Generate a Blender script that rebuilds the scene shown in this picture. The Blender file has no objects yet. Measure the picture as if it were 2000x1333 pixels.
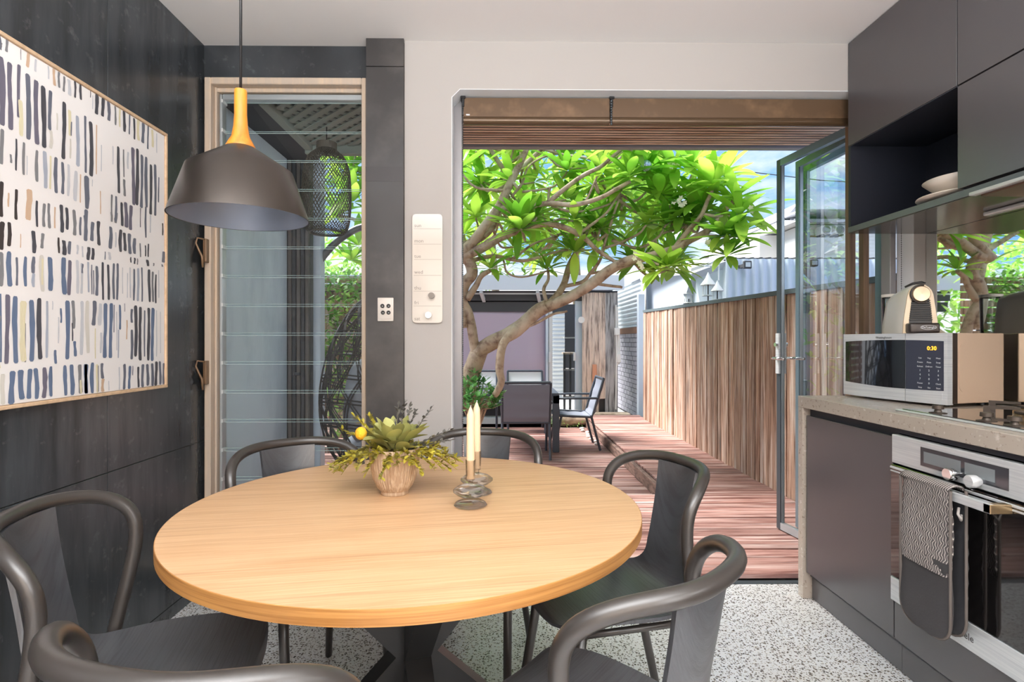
import bpy, bmesh, math, random
from math import sin, cos, pi, radians, sqrt, atan2, tan
from mathutils import Vector, Matrix, Quaternion, noise as mnoise
random.seed(7)
R = random.Random(11)
scene = bpy.context.scene
COL = scene.collection

# ---------------------------------------------------------------- camera
F = 1079.0
HC = 1.18
TH = math.atan(12 / F)
CX = 989.0
cam_d = bpy.data.cameras.new('camera')
cam_d.sensor_width = 36
cam_d.lens = F / 2000 * 36
cam_d.shift_x = 11 / 2000
cam_d.clip_start = 0.02
cam_d.clip_end = 300
cam = bpy.data.objects.new('camera', cam_d)
COL.objects.link(cam)
cam.location = (0, 0, HC)
cam.rotation_euler = (pi / 2, 0, -TH)
scene.camera = cam

# ---------------------------------------------------------------- view, world, lights
vs = scene.view_settings
vs.view_transform = 'Standard'
vs.look = 'None'
vs.gamma = 1
vs.use_curve_mapping = False
vs.exposure = 0.65
scene.cycles.max_bounces = 10
scene.cycles.diffuse_bounces = 5
scene.cycles.glossy_bounces = 6
scene.cycles.transparent_max_bounces = 32
scene.cycles.transmission_bounces = 6
scene.cycles.sample_clamp_indirect = 4.0
scene.cycles.caustics_reflective = False
scene.cycles.caustics_refractive = False

world = bpy.data.worlds.new('sky')
scene.world = world
world.use_nodes = True
nt = world.node_tree
nt.nodes.clear()
def wn(t, **k):
    n = nt.nodes.new(t)
    for a, b in k.items():
        setattr(n, a, b)
    return n
tc = wn('ShaderNodeTexCoord')
mp = wn('ShaderNodeMapping')
mp.inputs['Scale'].default_value = (1, 1, 2.4)
mp.inputs['Location'].default_value = (0.35, 0.2, 0.1)
nz = wn('ShaderNodeTexNoise')
nz.inputs['Scale'].default_value = 3.2
nz.inputs['Detail'].default_value = 7
nz.inputs['Roughness'].default_value = .55
cr = wn('ShaderNodeValToRGB')
cr.color_ramp.elements[0].position = .42
cr.color_ramp.elements[0].color = (0, 0, 0, 1)
cr.color_ramp.elements[1].position = .56
cr.color_ramp.elements[1].color = (1, 1, 1, 1)
mx = wn('ShaderNodeMixRGB')
mx.inputs[1].default_value = (.17, .36, .68, 1)
mx.inputs[2].default_value = (.72, .74, .78, 1)
bg = wn('ShaderNodeBackground')
bg.inputs['Strength'].default_value = 1.15
wo = wn('ShaderNodeOutputWorld')
L = nt.links.new
L(tc.outputs['Generated'], mp.inputs['Vector'])
L(mp.outputs[0], nz.inputs['Vector'])
L(nz.outputs['Fac'], cr.inputs[0])
L(cr.outputs[0], mx.inputs[0])
L(mx.outputs[0], bg.inputs['Color'])
L(bg.outputs[0], wo.inputs['Surface'])

def lamp(name, kind, loc, rot, energy, color=(1, 1, 1), **k):
    d = bpy.data.lights.new(name, kind)
    d.energy = energy
    d.color = color
    for a, b in k.items():
        setattr(d, a, b)
    o = bpy.data.objects.new(name, d)
    COL.objects.link(o)
    o.location = loc
    o.rotation_euler = rot
    return o
sun_l = lamp('sun', 'SUN', (0, 6, 10), (radians(38), radians(-22), 0), 9.5, (1, .98, .95), angle=radians(40))
lamp('ceiling_light', 'AREA', (.3, -.55, 2.54), (0, 0, 0), 9, (1, .96, .92), shape='RECTANGLE', size=2.2, size_y=1.6)
lamp('ceiling_fill', 'AREA', (-.05, -.7, 1.7), (pi, 0, 0), 185, (.92, .965, 1), shape='RECTANGLE', size=2.6, size_y=1.2)  # unseen fill aimed upwards, added to brighten the ceiling
lamp('rear_fill', 'AREA', (.2, -2.35, 1.35), (radians(90), 0, 0), 26, (1, .98, .96), shape='RECTANGLE', size=2.6, size_y=1.9)  # added fill behind the camera; the rear wall has no window

lamp('left_wall_fill', 'AREA', (1.9, -1.1, 1.45), (0, radians(90), radians(-18)), 34, (.95, .98, 1), shape='RECTANGLE', size=1.5, size_y=1.8)  # added fill aimed left to lift the painting wall; no window here

# ---------------------------------------------------------------- helpers
def at(px, py, Y):
    u = (px - CX) / F
    X = (u * Y * cos(TH) + Y * sin(TH)) / (cos(TH) - u * sin(TH))
    d = X * sin(TH) + Y * cos(TH)
    return Vector((X, Y, HC + (666.5 - py) / F * d))

class MB:
    """collects geometry, builds one mesh object"""
    def __init__(s):
        s.v = []; s.f = []; s.m = []; s.cur = 0
    def add(s, vs_, fs):
        b = len(s.v)
        s.v.extend([Vector(p) for p in vs_])
        for f in fs:
            s.f.append(tuple(i + b for i in f)); s.m.append(s.cur)
        return s
    def box(s, a, b, rot=None, piv=None):
        x0, y0, z0 = a; x1, y1, z1 = b
        vs_ = [Vector(p) for p in ((x0,y0,z0),(x1,y0,z0),(x1,y1,z0),(x0,y1,z0),(x0,y0,z1),(x1,y0,z1),(x1,y1,z1),(x0,y1,z1))]
        if rot is not None:
            pv = Vector(piv) if piv is not None else sum(vs_, Vector()) / 8
            vs_ = [pv + rot @ (v - pv) for v in vs_]
        return s.add(vs_, [(0,3,2,1),(4,5,6,7),(0,1,5,4),(1,2,6,5),(2,3,7,6),(3,0,4,7)])
    def cbox(s, c, sz, rot=None):
        c = Vector(c); h = Vector(sz) / 2
        return s.box(c - h, c + h, rot, c)
    def rbox(s, a, b, r=.004, seg=2, rot=None, piv=None):
        bm = bmesh.new()
        bmesh.ops.create_cube(bm, size=1)
        a = Vector(a); b = Vector(b); sz = b - a; c = (a + b) / 2
        for v in bm.verts:
            v.co = Vector((v.co.x * sz.x, v.co.y * sz.y, v.co.z * sz.z)) + c
        bmesh.ops.bevel(bm, geom=list(bm.edges), offset=min(r, min(abs(q) for q in sz) * .49), segments=seg, affect='EDGES', profile=.5)
        bm.verts.index_update()
        vs_ = [v.co.copy() for v in bm.verts]
        if rot is not None:
            pv = Vector(piv) if piv is not None else c
            vs_ = [pv + rot @ (v - pv) for v in vs_]
        s.add(vs_, [tuple(v.index for v in f.verts) for f in bm.faces])
        bm.free()
        return s
    def bar(s, p, q, w, h=None, up=(0, 0, 1)):
        p = Vector(p); q = Vector(q); d = (q - p).normalized()
        u = Vector(up)
        sd = d.cross(u)
        if sd.length < 1e-4: sd = d.cross(Vector((1, 0, 0)))
        sd.normalize(); u = sd.cross(d)
        h = h or w
        vs_ = []
        for e in (p, q):
            for a, b in ((-1,-1),(1,-1),(1,1),(-1,1)):
                vs_.append(e + sd * a * w / 2 + u * b * h / 2)
        return s.add(vs_, [(0,1,2,3),(7,6,5,4),(0,4,5,1),(1,5,6,2),(2,6,7,3),(3,7,4,0)])
    def tube(s, pts, r, n=8, cap=True, closed=False, flat=1.0):
        pts = [Vector(p) for p in pts]
        N = len(pts)
        if not hasattr(r, '__len__'): r = [r] * N
        tans = []
        for i in range(N):
            if closed: t = pts[(i+1) % N] - pts[i-1]
            else: t = pts[min(i+1, N-1)] - pts[max(i-1, 0)]
            tans.append(t.normalized() if t.length > 1e-9 else Vector((0, 0, 1)))
        ref = Vector((0, 0, 1)) if abs(tans[0].z) < .9 else Vector((1, 0, 0))
        nrm = (ref - tans[0] * ref.dot(tans[0])).normalized()
        vs_ = []; fs = []
        for i in range(N):
            t = tans[i]
            nrm = nrm - t * nrm.dot(t)
            if nrm.length < 1e-6: nrm = t.orthogonal()
            nrm.normalize()
            bn = t.cross(nrm)
            for k in range(n):
                a = 2 * pi * k / n
                vs_.append(pts[i] + (nrm * cos(a) * flat + bn * sin(a)) * r[i])
        M_ = N if closed else N - 1
        for i in range(M_):
            j = (i + 1) % N
            for k in range(n):
                l = (k + 1) % n
                fs.append((i*n+k, i*n+l, j*n+l, j*n+k))
        if cap and not closed:
            fs.append(tuple(reversed(range(n))))
            fs.append(tuple((N-1)*n + k for k in range(n)))
        return s.add(vs_, fs)
    def lathe(s, prof, c=(0, 0, 0), n=32, rmod=None, axis='z'):
        c = Vector(c); vs_ = []; fs = []
        for (r, z) in prof:
            for k in range(n):
                a = 2 * pi * k / n
                rr = r * (rmod(a, z) if rmod else 1)
                p = Vector((rr * cos(a), rr * sin(a), z))
                if axis == 'y': p = Vector((p.x, -p.z, p.y))
                if axis == 'x': p = Vector((p.z, p.y, -p.x))
                vs_.append(c + p)
        for i in range(len(prof) - 1):
            for k in range(n):
                l = (k + 1) % n
                fs.append((i*n+k, i*n+l, (i+1)*n+l, (i+1)*n+k))
        return s.add(vs_, fs)
    def grid(s, rows, closed=False):
        n = len(rows[0]); vs_ = [p for r_ in rows for p in r_]; fs = []
        for i in range(len(rows) - 1):
            for k in range(n - 1 + (1 if closed else 0)):
                l = (k + 1) % n
                fs.append((i*n+k, i*n+l, (i+1)*n+l, (i+1)*n+k))
        return s.add(vs_, fs)
    def shell(s, rows, t):
        """grid with thickness t along vertex normals, closed rim"""
        nr = len(rows); nc = len(rows[0])
        rows = [[Vector(p) for p in r_] for r_ in rows]
        low = []
        for i in range(nr):
            lr = []
            for j in range(nc):
                du = rows[min(i+1, nr-1)][j] - rows[max(i-1, 0)][j]
                dv = rows[i][min(j+1, nc-1)] - rows[i][max(j-1, 0)]
                nn = du.cross(dv)
                nn = nn.normalized() if nn.length > 1e-12 else Vector((0, 0, 1))
                lr.append(rows[i][j] + nn * t)
            low.append(lr)
        b = len(s.v)
        vs_ = [p for r_ in rows for p in r_] + [p for r_ in low for p in r_]
        o = nr * nc; fs = []
        for i in range(nr - 1):
            for k in range(nc - 1):
                fs.append((i*nc+k, (i+1)*nc+k, (i+1)*nc+k+1, i*nc+k+1))
                fs.append((o+i*nc+k, o+i*nc+k+1, o+(i+1)*nc+k+1, o+(i+1)*nc+k))
        for k in range(nc - 1):
            fs.append((k, k+1, o+k+1, o+k)); e = (nr-1)*nc
            fs.append((e+k+1, e+k, o+e+k, o+e+k+1))
        for i in range(nr - 1):
            fs.append(((i+1)*nc, i*nc, o+i*nc, o+(i+1)*nc))
            fs.append((i*nc+nc-1, (i+1)*nc+nc-1, o+(i+1)*nc+nc-1, o+i*nc+nc-1))
        return s.add(vs_, fs)
    def prism(s, poly, v0, v1=None, ext=(0, 0, 1)):
        """polygon (list of 3D points) extruded by ext"""
        e = Vector(ext); n = len(poly)
        P = [Vector(p) for p in poly]
        return s.add(P + [p + e for p in P], [tuple(reversed(range(n))), tuple(range(n, 2*n))] + [(k, (k+1) % n, n+(k+1) % n, n+k) for k in range(n)])
    def build(s, name, mat, parent=None, smooth=False, local=False, **tags):
        me = bpy.data.meshes.new(name)
        off = Vector((0, 0, 0)) if (local or parent is None) else worldloc(parent)
        me.from_pydata([tuple(v - off) for v in s.v], [], s.f)
        mats = mat if isinstance(mat, (list, tuple)) else [mat]
        for m in mats: me.materials.append(m)
        if len(mats) > 1: me.polygons.foreach_set('material_index', s.m)
        bm = bmesh.new(); bm.from_mesh(me)
        bmesh.ops.recalc_face_normals(bm, faces=bm.faces)
        bm.to_mesh(me); bm.free()
        if smooth:
            me.polygons.foreach_set('use_smooth', [True] * len(me.polygons))
            if smooth is not True:
                try: me.set_sharp_from_angle(angle=radians(smooth))
                except Exception: pass
        me.update()
        o = bpy.data.objects.new(name, me)
        COL.objects.link(o)
        if parent is not None: o.parent = parent
        for a, b in tags.items(): o[a] = b
        return o

def worldloc(o):
    v = Vector((0, 0, 0))
    while o is not None:
        v += o.location; o = o.parent
    return v

def thing(name, label, cat, loc=(0, 0, 0), rz=0, group=None):
    o = bpy.data.objects.new(name, None)
    o.empty_display_size = .05
    COL.objects.link(o)
    o.location = loc; o.rotation_euler = (0, 0, rz)
    o['label'] = label; o['category'] = cat
    if group: o['group'] = group
    return o

def tag(o, label, cat, group=None, kind=None):
    o['label'] = label; o['category'] = cat
    if group: o['group'] = group
    if kind: o['kind'] = kind
    return o

def rebase(o, loc):
    """move a single-mesh thing's origin to its base"""
    loc = Vector(loc)
    o.data.transform(Matrix.Translation(-loc)); o.location = loc
    return o

def copy_tree(o, parent=None):
    c = o.copy(); COL.objects.link(c)
    if parent is not None: c.parent = parent
    for ch in list(KIDS.get(o.name, [])) or [x for x in o.children]:
        copy_tree(ch, c)
    return c
KIDS = {}

def piece(name, mesh, loc, scale, parent, rot=None):
    o = bpy.data.objects.new(name, mesh)
    COL.objects.link(o)
    if parent is not None:
        o.parent = parent
        o.location = Vector(loc) - worldloc(parent)
    else: o.location = loc
    o.scale = scale
    if rot: o.rotation_euler = rot
    return o

def unit_box(name, mat, bev=.06, jit=0):
    """a unit box with slightly chamfered edges, for scaled planks and bricks"""
    b = MB(); b.rbox((-.5,-.5,-.5), (.5,.5,.5), bev, 1)
    if jit:
        for v in b.v:
            v += Vector((R.uniform(-jit, jit), R.uniform(-jit, jit), R.uniform(-jit, jit)))
    me = bpy.data.meshes.new(name)
    me.from_pydata([tuple(v) for v in b.v], [], b.f)
    me.materials.append(mat)
    return me

def catmull(P, k=6, closed=False):
    P = [Vector(p) for p in P]; out = []; n = len(P)
    rng = n if closed else n - 1
    for i in range(rng):
        p0 = P[i-1] if (i > 0 or closed) else P[0]*2 - P[1]
        p1 = P[i]; p2 = P[(i+1) % n]
        p3 = P[(i+2) % n] if (i + 2 < n or closed) else P[-1]*2 - P[-2]
        for j in range(k):
            t = j / k
            out.append(.5 * ((2*p1) + (p2-p0)*t + (2*p0-5*p1+4*p2-p3)*t*t + (3*p1-p0-3*p2+p3)*t**3))
    if not closed: out.append(P[-1])
    return out

def even(P, n, it=8):
    """resample a polyline evenly and relax it"""
    P = [Vector(p) for p in P]
    for rnd_ in range(2):
        D = [0]
        for a, b in zip(P, P[1:]): D.append(D[-1] + (b - a).length)
        out = []; j = 0
        for i in range(n):
            t = D[-1] * i / (n - 1)
            while j < len(D) - 2 and D[j+1] < t: j += 1
            u = (t - D[j]) / max(1e-9, D[j+1] - D[j]); out.append(P[j].lerp(P[j+1], min(1, max(0, u))))
        P = out
        for _ in range(it):
            P = [P[0]] + [(P[k-1] + 2 * P[k] + P[k+1]) / 4 for k in range(1, n - 1)] + [P[-1]]
    return P

# ---------------------------------------------------------------- materials
def srgb(r, g, b):
    def c(x):
        x /= 255
        return x / 12.92 if x <= .04045 else ((x + .055) / 1.055) ** 2.4
    return (c(r), c(g), c(b), 1)

def M(name, col, rough=.5, metal=0, layers=(), bump=None, coord='Object', rnd=0, spec=.5, coat=0, rvar=0, trans=0, emit=0, subsurf=0):
    """principled material. layers: (scale3, noise_scale, detail, colour, lo, hi); bump: (scale3, noise_scale, strength, dist)"""
    m = bpy.data.materials.new(name); m.use_nodes = True
    t = m.node_tree; N = t.nodes; N.clear(); K = t.links.new
    out = N.new('ShaderNodeOutputMaterial'); p = N.new('ShaderNodeBsdfPrincipled')
    K(p.outputs[0], out.inputs[0])
    p.inputs['Base Color'].default_value = col
    p.inputs['Roughness'].default_value = rough
    p.inputs['Metallic'].default_value = metal
    p.inputs['Specular IOR Level'].default_value = spec
    p.inputs['Coat Weight'].default_value = coat
    p.inputs['Coat Roughness'].default_value = .1
    if emit:
        p.inputs['Emission Color'].default_value = col; p.inputs['Emission Strength'].default_value = emit
    if layers or bump or rnd or rvar:
        if coord == 'World':
            g = N.new('ShaderNodeNewGeometry'); src = g.outputs['Position']
        else:
            g = N.new('ShaderNodeTexCoord'); src = g.outputs[coord]
        oi = N.new('ShaderNodeObjectInfo')
        ad = N.new('ShaderNodeVectorMath'); ad.operation = 'ADD'
        ml = N.new('ShaderNodeMath'); ml.operation = 'MULTIPLY'; ml.inputs[1].default_value = 37.0
        K(oi.outputs['Random'], ml.inputs[0]); K(src, ad.inputs[0]); K(ml.outputs[0], ad.inputs[1])
        base = ad.outputs[0] if rnd else src
        cur = None
        def nz_(scale3, sc, det):
            mp_ = N.new('ShaderNodeMapping'); mp_.inputs['Scale'].default_value = scale3
            K(base, mp_.inputs['Vector'])
            n = N.new('ShaderNodeTexNoise'); n.inputs['Scale'].default_value = sc; n.inputs['Detail'].default_value = det
            n.inputs['Roughness'].default_value = .6
            K(mp_.outputs[0], n.inputs['Vector']); return n.outputs['Fac']
        for (s3, sc, det, c2, lo, hi) in layers:
            f = nz_(s3, sc, det)
            rp = N.new('ShaderNodeMapRange'); rp.inputs[1].default_value = lo; rp.inputs[2].default_value = hi
            K(f, rp.inputs[0])
            mm = N.new('ShaderNodeMixRGB')
            K(rp.outputs[0], mm.inputs[0])
            if cur is None: mm.inputs[1].default_value = col
            else: K(cur, mm.inputs[1])
            mm.inputs[2].default_value = c2
            cur = mm.outputs[0]
        if rnd:
            hs = N.new('ShaderNodeHueSaturation')
            if cur is None: hs.inputs['Color'].default_value = col
            else: K(cur, hs.inputs['Color'])
            mr = N.new('ShaderNodeMapRange'); mr.inputs[3].default_value = 1 - rnd; mr.inputs[4].default_value = 1 + rnd
            K(oi.outputs['Random'], mr.inputs[0]); K(mr.outputs[0], hs.inputs['Value'])
            cur = hs.outputs[0]
        if cur is not None: K(cur, p.inputs['Base Color'])
        if rvar:
            f = nz_((1, 1, 1), 3, 4)
            rp = N.new('ShaderNodeMapRange'); rp.inputs[1].default_value = .35; rp.inputs[2].default_value = .65
            rp.inputs[3].default_value = max(.02, rough - rvar); rp.inputs[4].default_value = rough + rvar
            K(f, rp.inputs[0]); K(rp.outputs[0], p.inputs['Roughness'])
        if bump:
            f = nz_(bump[0], bump[1], 4)
            bp = N.new('ShaderNodeBump'); bp.inputs['Strength'].default_value = bump[2]; bp.inputs['Distance'].default_value = bump[3]
            K(f, bp.inputs['Height']); K(bp.outputs[0], p.inputs['Normal'])
    return m

def glassy(name, tint=(1, 1, 1, 1), rough=0.0, ior=1.45, refl=1.0):
    """thin sheet of glass: fresnel mix of clear transmission and mirror reflection"""
    m = bpy.data.materials.new(name); m.use_nodes = True
    t = m.node_tree; N = t.nodes; N.clear(); K = t.links.new
    out = N.new('ShaderNodeOutputMaterial'); mix = N.new('ShaderNodeMixShader')
    tr = N.new('ShaderNodeBsdfTransparent'); tr.inputs[0].default_value = tint
    gl = N.new('ShaderNodeBsdfGlossy'); gl.inputs['Roughness'].default_value = rough
    fr = N.new('ShaderNodeFresnel'); fr.inputs[0].default_value = ior
    mu = N.new('ShaderNodeMath'); mu.operation = 'MULTIPLY'; mu.inputs[1].default_value = refl
    K(fr.outputs[0], mu.inputs[0]); K(mu.outputs[0], mix.inputs[0])
    K(tr.outputs[0], mix.inputs[1]); K(gl.outputs[0], mix.inputs[2]); K(mix.outputs[0], out.inputs[0])
    return m

def leafy(name, col, col2, trans=.45, rough=.4, rnd=.25):
    m = bpy.data.materials.new(name); m.use_nodes = True
    t = m.node_tree; N = t.nodes; N.clear(); K = t.links.new
    out = N.new('ShaderNodeOutputMaterial'); mix = N.new('ShaderNodeMixShader'); mix.inputs[0].default_value = trans
    p = N.new('ShaderNodeBsdfPrincipled'); p.inputs['Roughness'].default_value = rough
    tl = N.new('ShaderNodeBsdfTranslucent')
    g = N.new('ShaderNodeNewGeometry')
    n = N.new('ShaderNodeTexNoise'); n.inputs['Scale'].default_value = 2.5
    K(g.outputs['Position'], n.inputs['Vector'])
    mp_ = N.new('ShaderNodeMapRange'); mp_.inputs[1].default_value = .35; mp_.inputs[2].default_value = .65
    add = N.new('ShaderNodeMath'); add.operation = 'ADD'
    sc = N.new('ShaderNodeMath'); sc.operation = 'MULTIPLY_ADD'; sc.inputs[1].default_value = .5; sc.inputs[2].default_value = -.25
    K(g.outputs['Random Per Island'], sc.inputs[0]); K(n.outputs['Fac'], add.inputs[0]); K(sc.outputs[0], add.inputs[1])
    K(add.outputs[0], mp_.inputs[0])
    mm = N.new('ShaderNodeMixRGB'); mm.inputs[1].default_value = col; mm.inputs[2].default_value = col2
    K(mp_.outputs[0], mm.inputs[0])
    oi = N.new('ShaderNodeObjectInfo'); hs = N.new('ShaderNodeHueSaturation')
    mr = N.new('ShaderNodeMapRange'); mr.inputs[3].default_value = 1 - rnd; mr.inputs[4].default_value = 1 + rnd
    K(oi.outputs['Random'], mr.inputs[0]); K(mr.outputs[0], hs.inputs['Value']); K(mm.outputs[0], hs.inputs['Color'])
    K(hs.outputs[0], p.inputs['Base Color']); K(hs.outputs[0], tl.inputs[0])
    K(p.outputs[0], mix.inputs[1]); K(tl.outputs[0], mix.inputs[2]); K(mix.outputs[0], out.inputs[0])
    return m

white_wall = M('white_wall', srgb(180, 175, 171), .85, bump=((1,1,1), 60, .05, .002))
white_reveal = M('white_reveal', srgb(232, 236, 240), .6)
ceiling_m = M('ceiling_paint', srgb(232, 229, 227), .9)
tan_wall = M('tan_wall', srgb(200, 168, 136), .8)
steel_wall = M('blackened_steel', srgb(76, 80, 84), .24, .5, layers=[((1,1,1), 1.3, 3, srgb(104,110,116), .40, .80), ((1,5,.6), 2.6, 5, srgb(52,52,54), .42, .85), ((1,1,1), 26, 4, srgb(110,114,118), .60, .80)], coord='World')
steel_col = M('column_steel', srgb(64, 62, 62), .42, .2, layers=[((1,1,1), 2.2, 5, srgb(92,88,86), .48, .7)], coord='World', rvar=.08)
dark_seam = M('dark_seam', srgb(28, 27, 27), .6)
frame_wood = M('frame_timber', srgb(188, 172, 156), .45, layers=[((8,8,.6), 6, 4, srgb(204,182,158), .45, .7)], coord='World')
alu = M('aluminium', srgb(188, 196, 200), .35, .7)
alu_dark = M('bronze_aluminium', srgb(84, 92, 98), .35, .6)
alu_teal = M('anodised_frame', srgb(128, 148, 158), .3, .6)
alu_brown = M('brown_frame', srgb(110, 84, 62), .35, .3, layers=[((10,10,.4), 6, 4, srgb(142,112,84), .4, .7)], coord='World')
louvre_glass = glassy('louvre_glass', (.90, .95, .96, 1), 0, 1.42, .9)
glass_edge = M('glass_edge', srgb(190, 214, 212), .2, 0)
door_glass = glassy('door_glass', (.95, .98, .99, 1), 0, 1.5, .42)
mirror_m = M('splashback_mirror', (.86, .88, .87, 1), .015, 1)
blind_m = M('blind_fabric', srgb(104, 82, 62), .35, .15, layers=[((1,1,1), 9, 3, srgb(134,106,80), .5, .75)], coord='World')
cab_m = M('graphite_laminate', srgb(78, 76, 79), .27, 0, spec=1)
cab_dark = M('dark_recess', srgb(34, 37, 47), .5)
cab_bottom = M('gloss_underside', srgb(90, 88, 84), .12, .2, spec=1)
stone_m = M('bench_stone', srgb(180, 168, 156), .22, 0, layers=[((1,1,1), 90, 3, srgb(140,126,114), .60, .68), ((1,1,1), 45, 2, srgb(206,198,190), .62, .72)], coord='World', spec=.6)
stainless = M('stainless_steel', srgb(228, 231, 233), .30, .32, layers=[((1,1,60), 4, 3, srgb(206,210,214), .4, .7)], coord='World')
stainless_warm = M('warm_reflection_side', srgb(214, 186, 160), .4, .2)  # brown tint is a warm room reflection put into the base colour
black_glass = M('black_glass', srgb(22, 24, 28), .04, 0, spec=1, coat=.5)
oven_glass = M('oven_glass', srgb(26, 24, 24), .03, .25, spec=1, coat=1)
panel_glass = M('display_glass', srgb(60, 62, 68), .08, .1, spec=.9)
black_plastic = M('black_plastic', srgb(30, 29, 30), .4)
chrome = M('chrome', srgb(215, 215, 215), .12, 1)
brass = M('warm_metal', srgb(205, 175, 135), .25, .9)
cast_iron = M('cast_iron', srgb(78, 68, 60), .45, .4)
oak_top = M('oak_top', srgb(202, 162, 122), .42, 0, layers=[((.9,10,1), 1.8, 5, srgb(190,148,108), .40, .66), ((1.6,60,1), 3, 4, srgb(212,176,138), .45, .70), ((.8,34,1), 2.1, 5, srgb(174,132,96), .56, .76)], bump=((1,40,1), 4, .05, .002))
oak_edge = M('oak_edge', srgb(184, 132, 74), .4, 0, layers=[((1,1,60), 3, 4, srgb(152,102,52), .4, .65)], coord='Object')
black_metal = M('black_powdercoat', srgb(20, 20, 21), .38, 0, spec=.5)
chair_tube = M('chair_tube', srgb(54, 49, 46), .32, 0, spec=.8)
chair_ply = M('stained_ply', srgb(70, 72, 76), .36, 0, layers=[((3,70,3), 3, 4, srgb(58,58,62), .45, .62)], bump=((4,90,4), 3, .5, .0015), spec=1)
lamp_metal = M('lamp_shade_metal', srgb(60, 52, 46), .30, .6, spec=.8)
lamp_inner = M('lamp_inner', srgb(136, 148, 168), .4, .35)
lamp_wood = M('lamp_wood', srgb(224, 148, 50), .42, 0, layers=[((30,30,1.4), 1.5, 5, srgb(190,112,28), .42, .66)])
canvas_m = M('canvas', srgb(244, 241, 240), .7)
pale_frame = M('pale_timber', srgb(214, 184, 152), .5, layers=[((5,5,5), 8, 3, srgb(194,162,128), .45, .7)])
def paint(name, c): return M(name, srgb(*c), .55, bump=((6,6,1), 40, .4, .002))
plastic_white = M('white_plastic', srgb(222, 214, 206), .35)
planner_m = M('planner_acrylic', srgb(222, 214, 204), .12, spec=.6)
print_grey = M('print_grey', srgb(150, 142, 134), .6)
print_dark = M('print_dark', srgb(60, 60, 62), .5)
print_white = M('print_white', srgb(222, 224, 228), .5)
led_m = M('led_digits', srgb(255, 176, 40), .5, emit=2.2)
ceramic = M('ceramic', srgb(228, 218, 206), .3, spec=.6)
pot_m = M('ribbed_stoneware', srgb(170, 144, 118), .75, layers=[((14,14,1), 9, 3, srgb(192,170,144), .46, .60)])
candle_m = M('candle_wax', srgb(232, 204, 168), .5)
smoke_glass = glassy('smoked_glass', (.92, .905, .89, 1), .02, 1.45, .7)
mitt_m = M('mitt_fabric', srgb(66, 64, 66), .85, bump=((1,1,1), 160, .3, .002))
mitt_pat = M('mitt_pattern', srgb(96, 90, 88), .85, layers=[((40,40,5), 2.2, 2, srgb(205,196,188), .54, .60)], coord='World')
mitt_dark = M('mitt_dark', srgb(48, 48, 52), .8)

deck_m = M('deck_timber', srgb(168, 126, 116), .55, layers=[((.8,9,9), 3, 6, srgb(112,68,60), .43, .63), ((.6,14,14), 2.2, 5, srgb(206,184,176), .50, .70)], coord='World', rnd=.22, bump=((1,30,30), 3, .6, .004))
fence_m = M('fence_timber', srgb(182, 146, 124), .8, layers=[((12,12,.7), 3, 6, srgb(124,90,72), .42, .62), ((9,9,.5), 2.4, 5, srgb(216,198,184), .50, .68), ((3,3,1.0), 1.2, 4, srgb(96,84,78), .60, .78)], coord='World', rnd=.32, bump=((30,30,1), 3, .6, .004))
old_timber = M('old_timber', srgb(216, 196, 180), .8, layers=[((10,10,.8), 3, 6, srgb(120,104,96), .45, .65), ((7,7,.6), 2, 5, srgb(222,206,192), .5, .7)], coord='World', rnd=.12, bump=((20,20,1), 3, .7, .005))
grey_timber = M('grey_timber', srgb(176, 174, 174), .8, layers=[((12,12,.8), 3, 6, srgb(90,88,90), .45, .65)], coord='World', bump=((20,20,1), 3, .8, .006))
slat_m = M('pergola_timber', srgb(232, 200, 176), .6, layers=[((.6,8,8), 3, 5, srgb(176,134,108), .45, .65)], coord='World', rnd=.15)
fence_cap = M('fence_cap', srgb(92, 104, 108), .6)
brick_m = M('painted_brick', srgb(172, 170, 180), .8, rnd=.06, bump=((1,1,1), 40, .4, .004))
mortar_m = M('mortar', srgb(88, 86, 94), .9)
corr_m = M('corrugated_iron', srgb(208, 218, 226), .45, .1, layers=[((1,1,1), 3, 4, srgb(200,208,216), .5, .7)], coord='World')
corr_blue = M('corrugated_pale', srgb(216, 224, 236), .5, .05)
pale_blue = M('pale_blue_post', srgb(204, 216, 230), .5)
wall_blue = M('pale_render', srgb(206, 214, 226), .8)
grey_render = M('grey_render', srgb(212, 224, 234), .8, layers=[((1,1,.5), 2.5, 5, srgb(184,198,212), .45, .7)], coord='World')
beam_m = M('beam_timber', srgb(136, 108, 96), .75, layers=[((3,3,12), 3, 5, srgb(92,70,62), .42, .62)], coord='World')
charcoal = M('charcoal_paint', srgb(66, 66, 70), .6)
charcoal_slat = M('charcoal_slat', srgb(96, 90, 88), .6)
mauve = M('outdoor_blind', srgb(186, 172, 190), .7)
light_metal = M('light_metal', srgb(214, 218, 220), .5, .2)
off_white = M('off_white', srgb(228, 226, 222), .7)
roof_white = M('pale_roof', srgb(214, 214, 218), .7)
bark = M('bark', srgb(176, 156, 132), .8, layers=[((1,1,1), 14, 5, srgb(124,100,82), .48, .66), ((1,1,1), 4, 3, srgb(200,186,164), .52, .7)], coord='World', bump=((1,1,1), 50, .6, .006))
leaf_m = leafy('frangipani_leaf', srgb(124, 190, 58), srgb(186, 226, 88), .6)
leaf_back = leafy('backdrop_leaf', srgb(130, 188, 76), srgb(190, 222, 120), .5)
jade_m = leafy('jade_leaf', srgb(84, 150, 78), srgb(150, 200, 120), .3)
ivy_m = leafy('ivy_leaf', srgb(88, 132, 60), srgb(160, 196, 108), .35)
sage_m = leafy('sage_leaf', srgb(146, 150, 86), srgb(190, 186, 116), .15, .6)
sprig_m = leafy('sprig_leaf', srgb(188, 176, 62), srgb(140, 132, 66), .25, .6)
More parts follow.
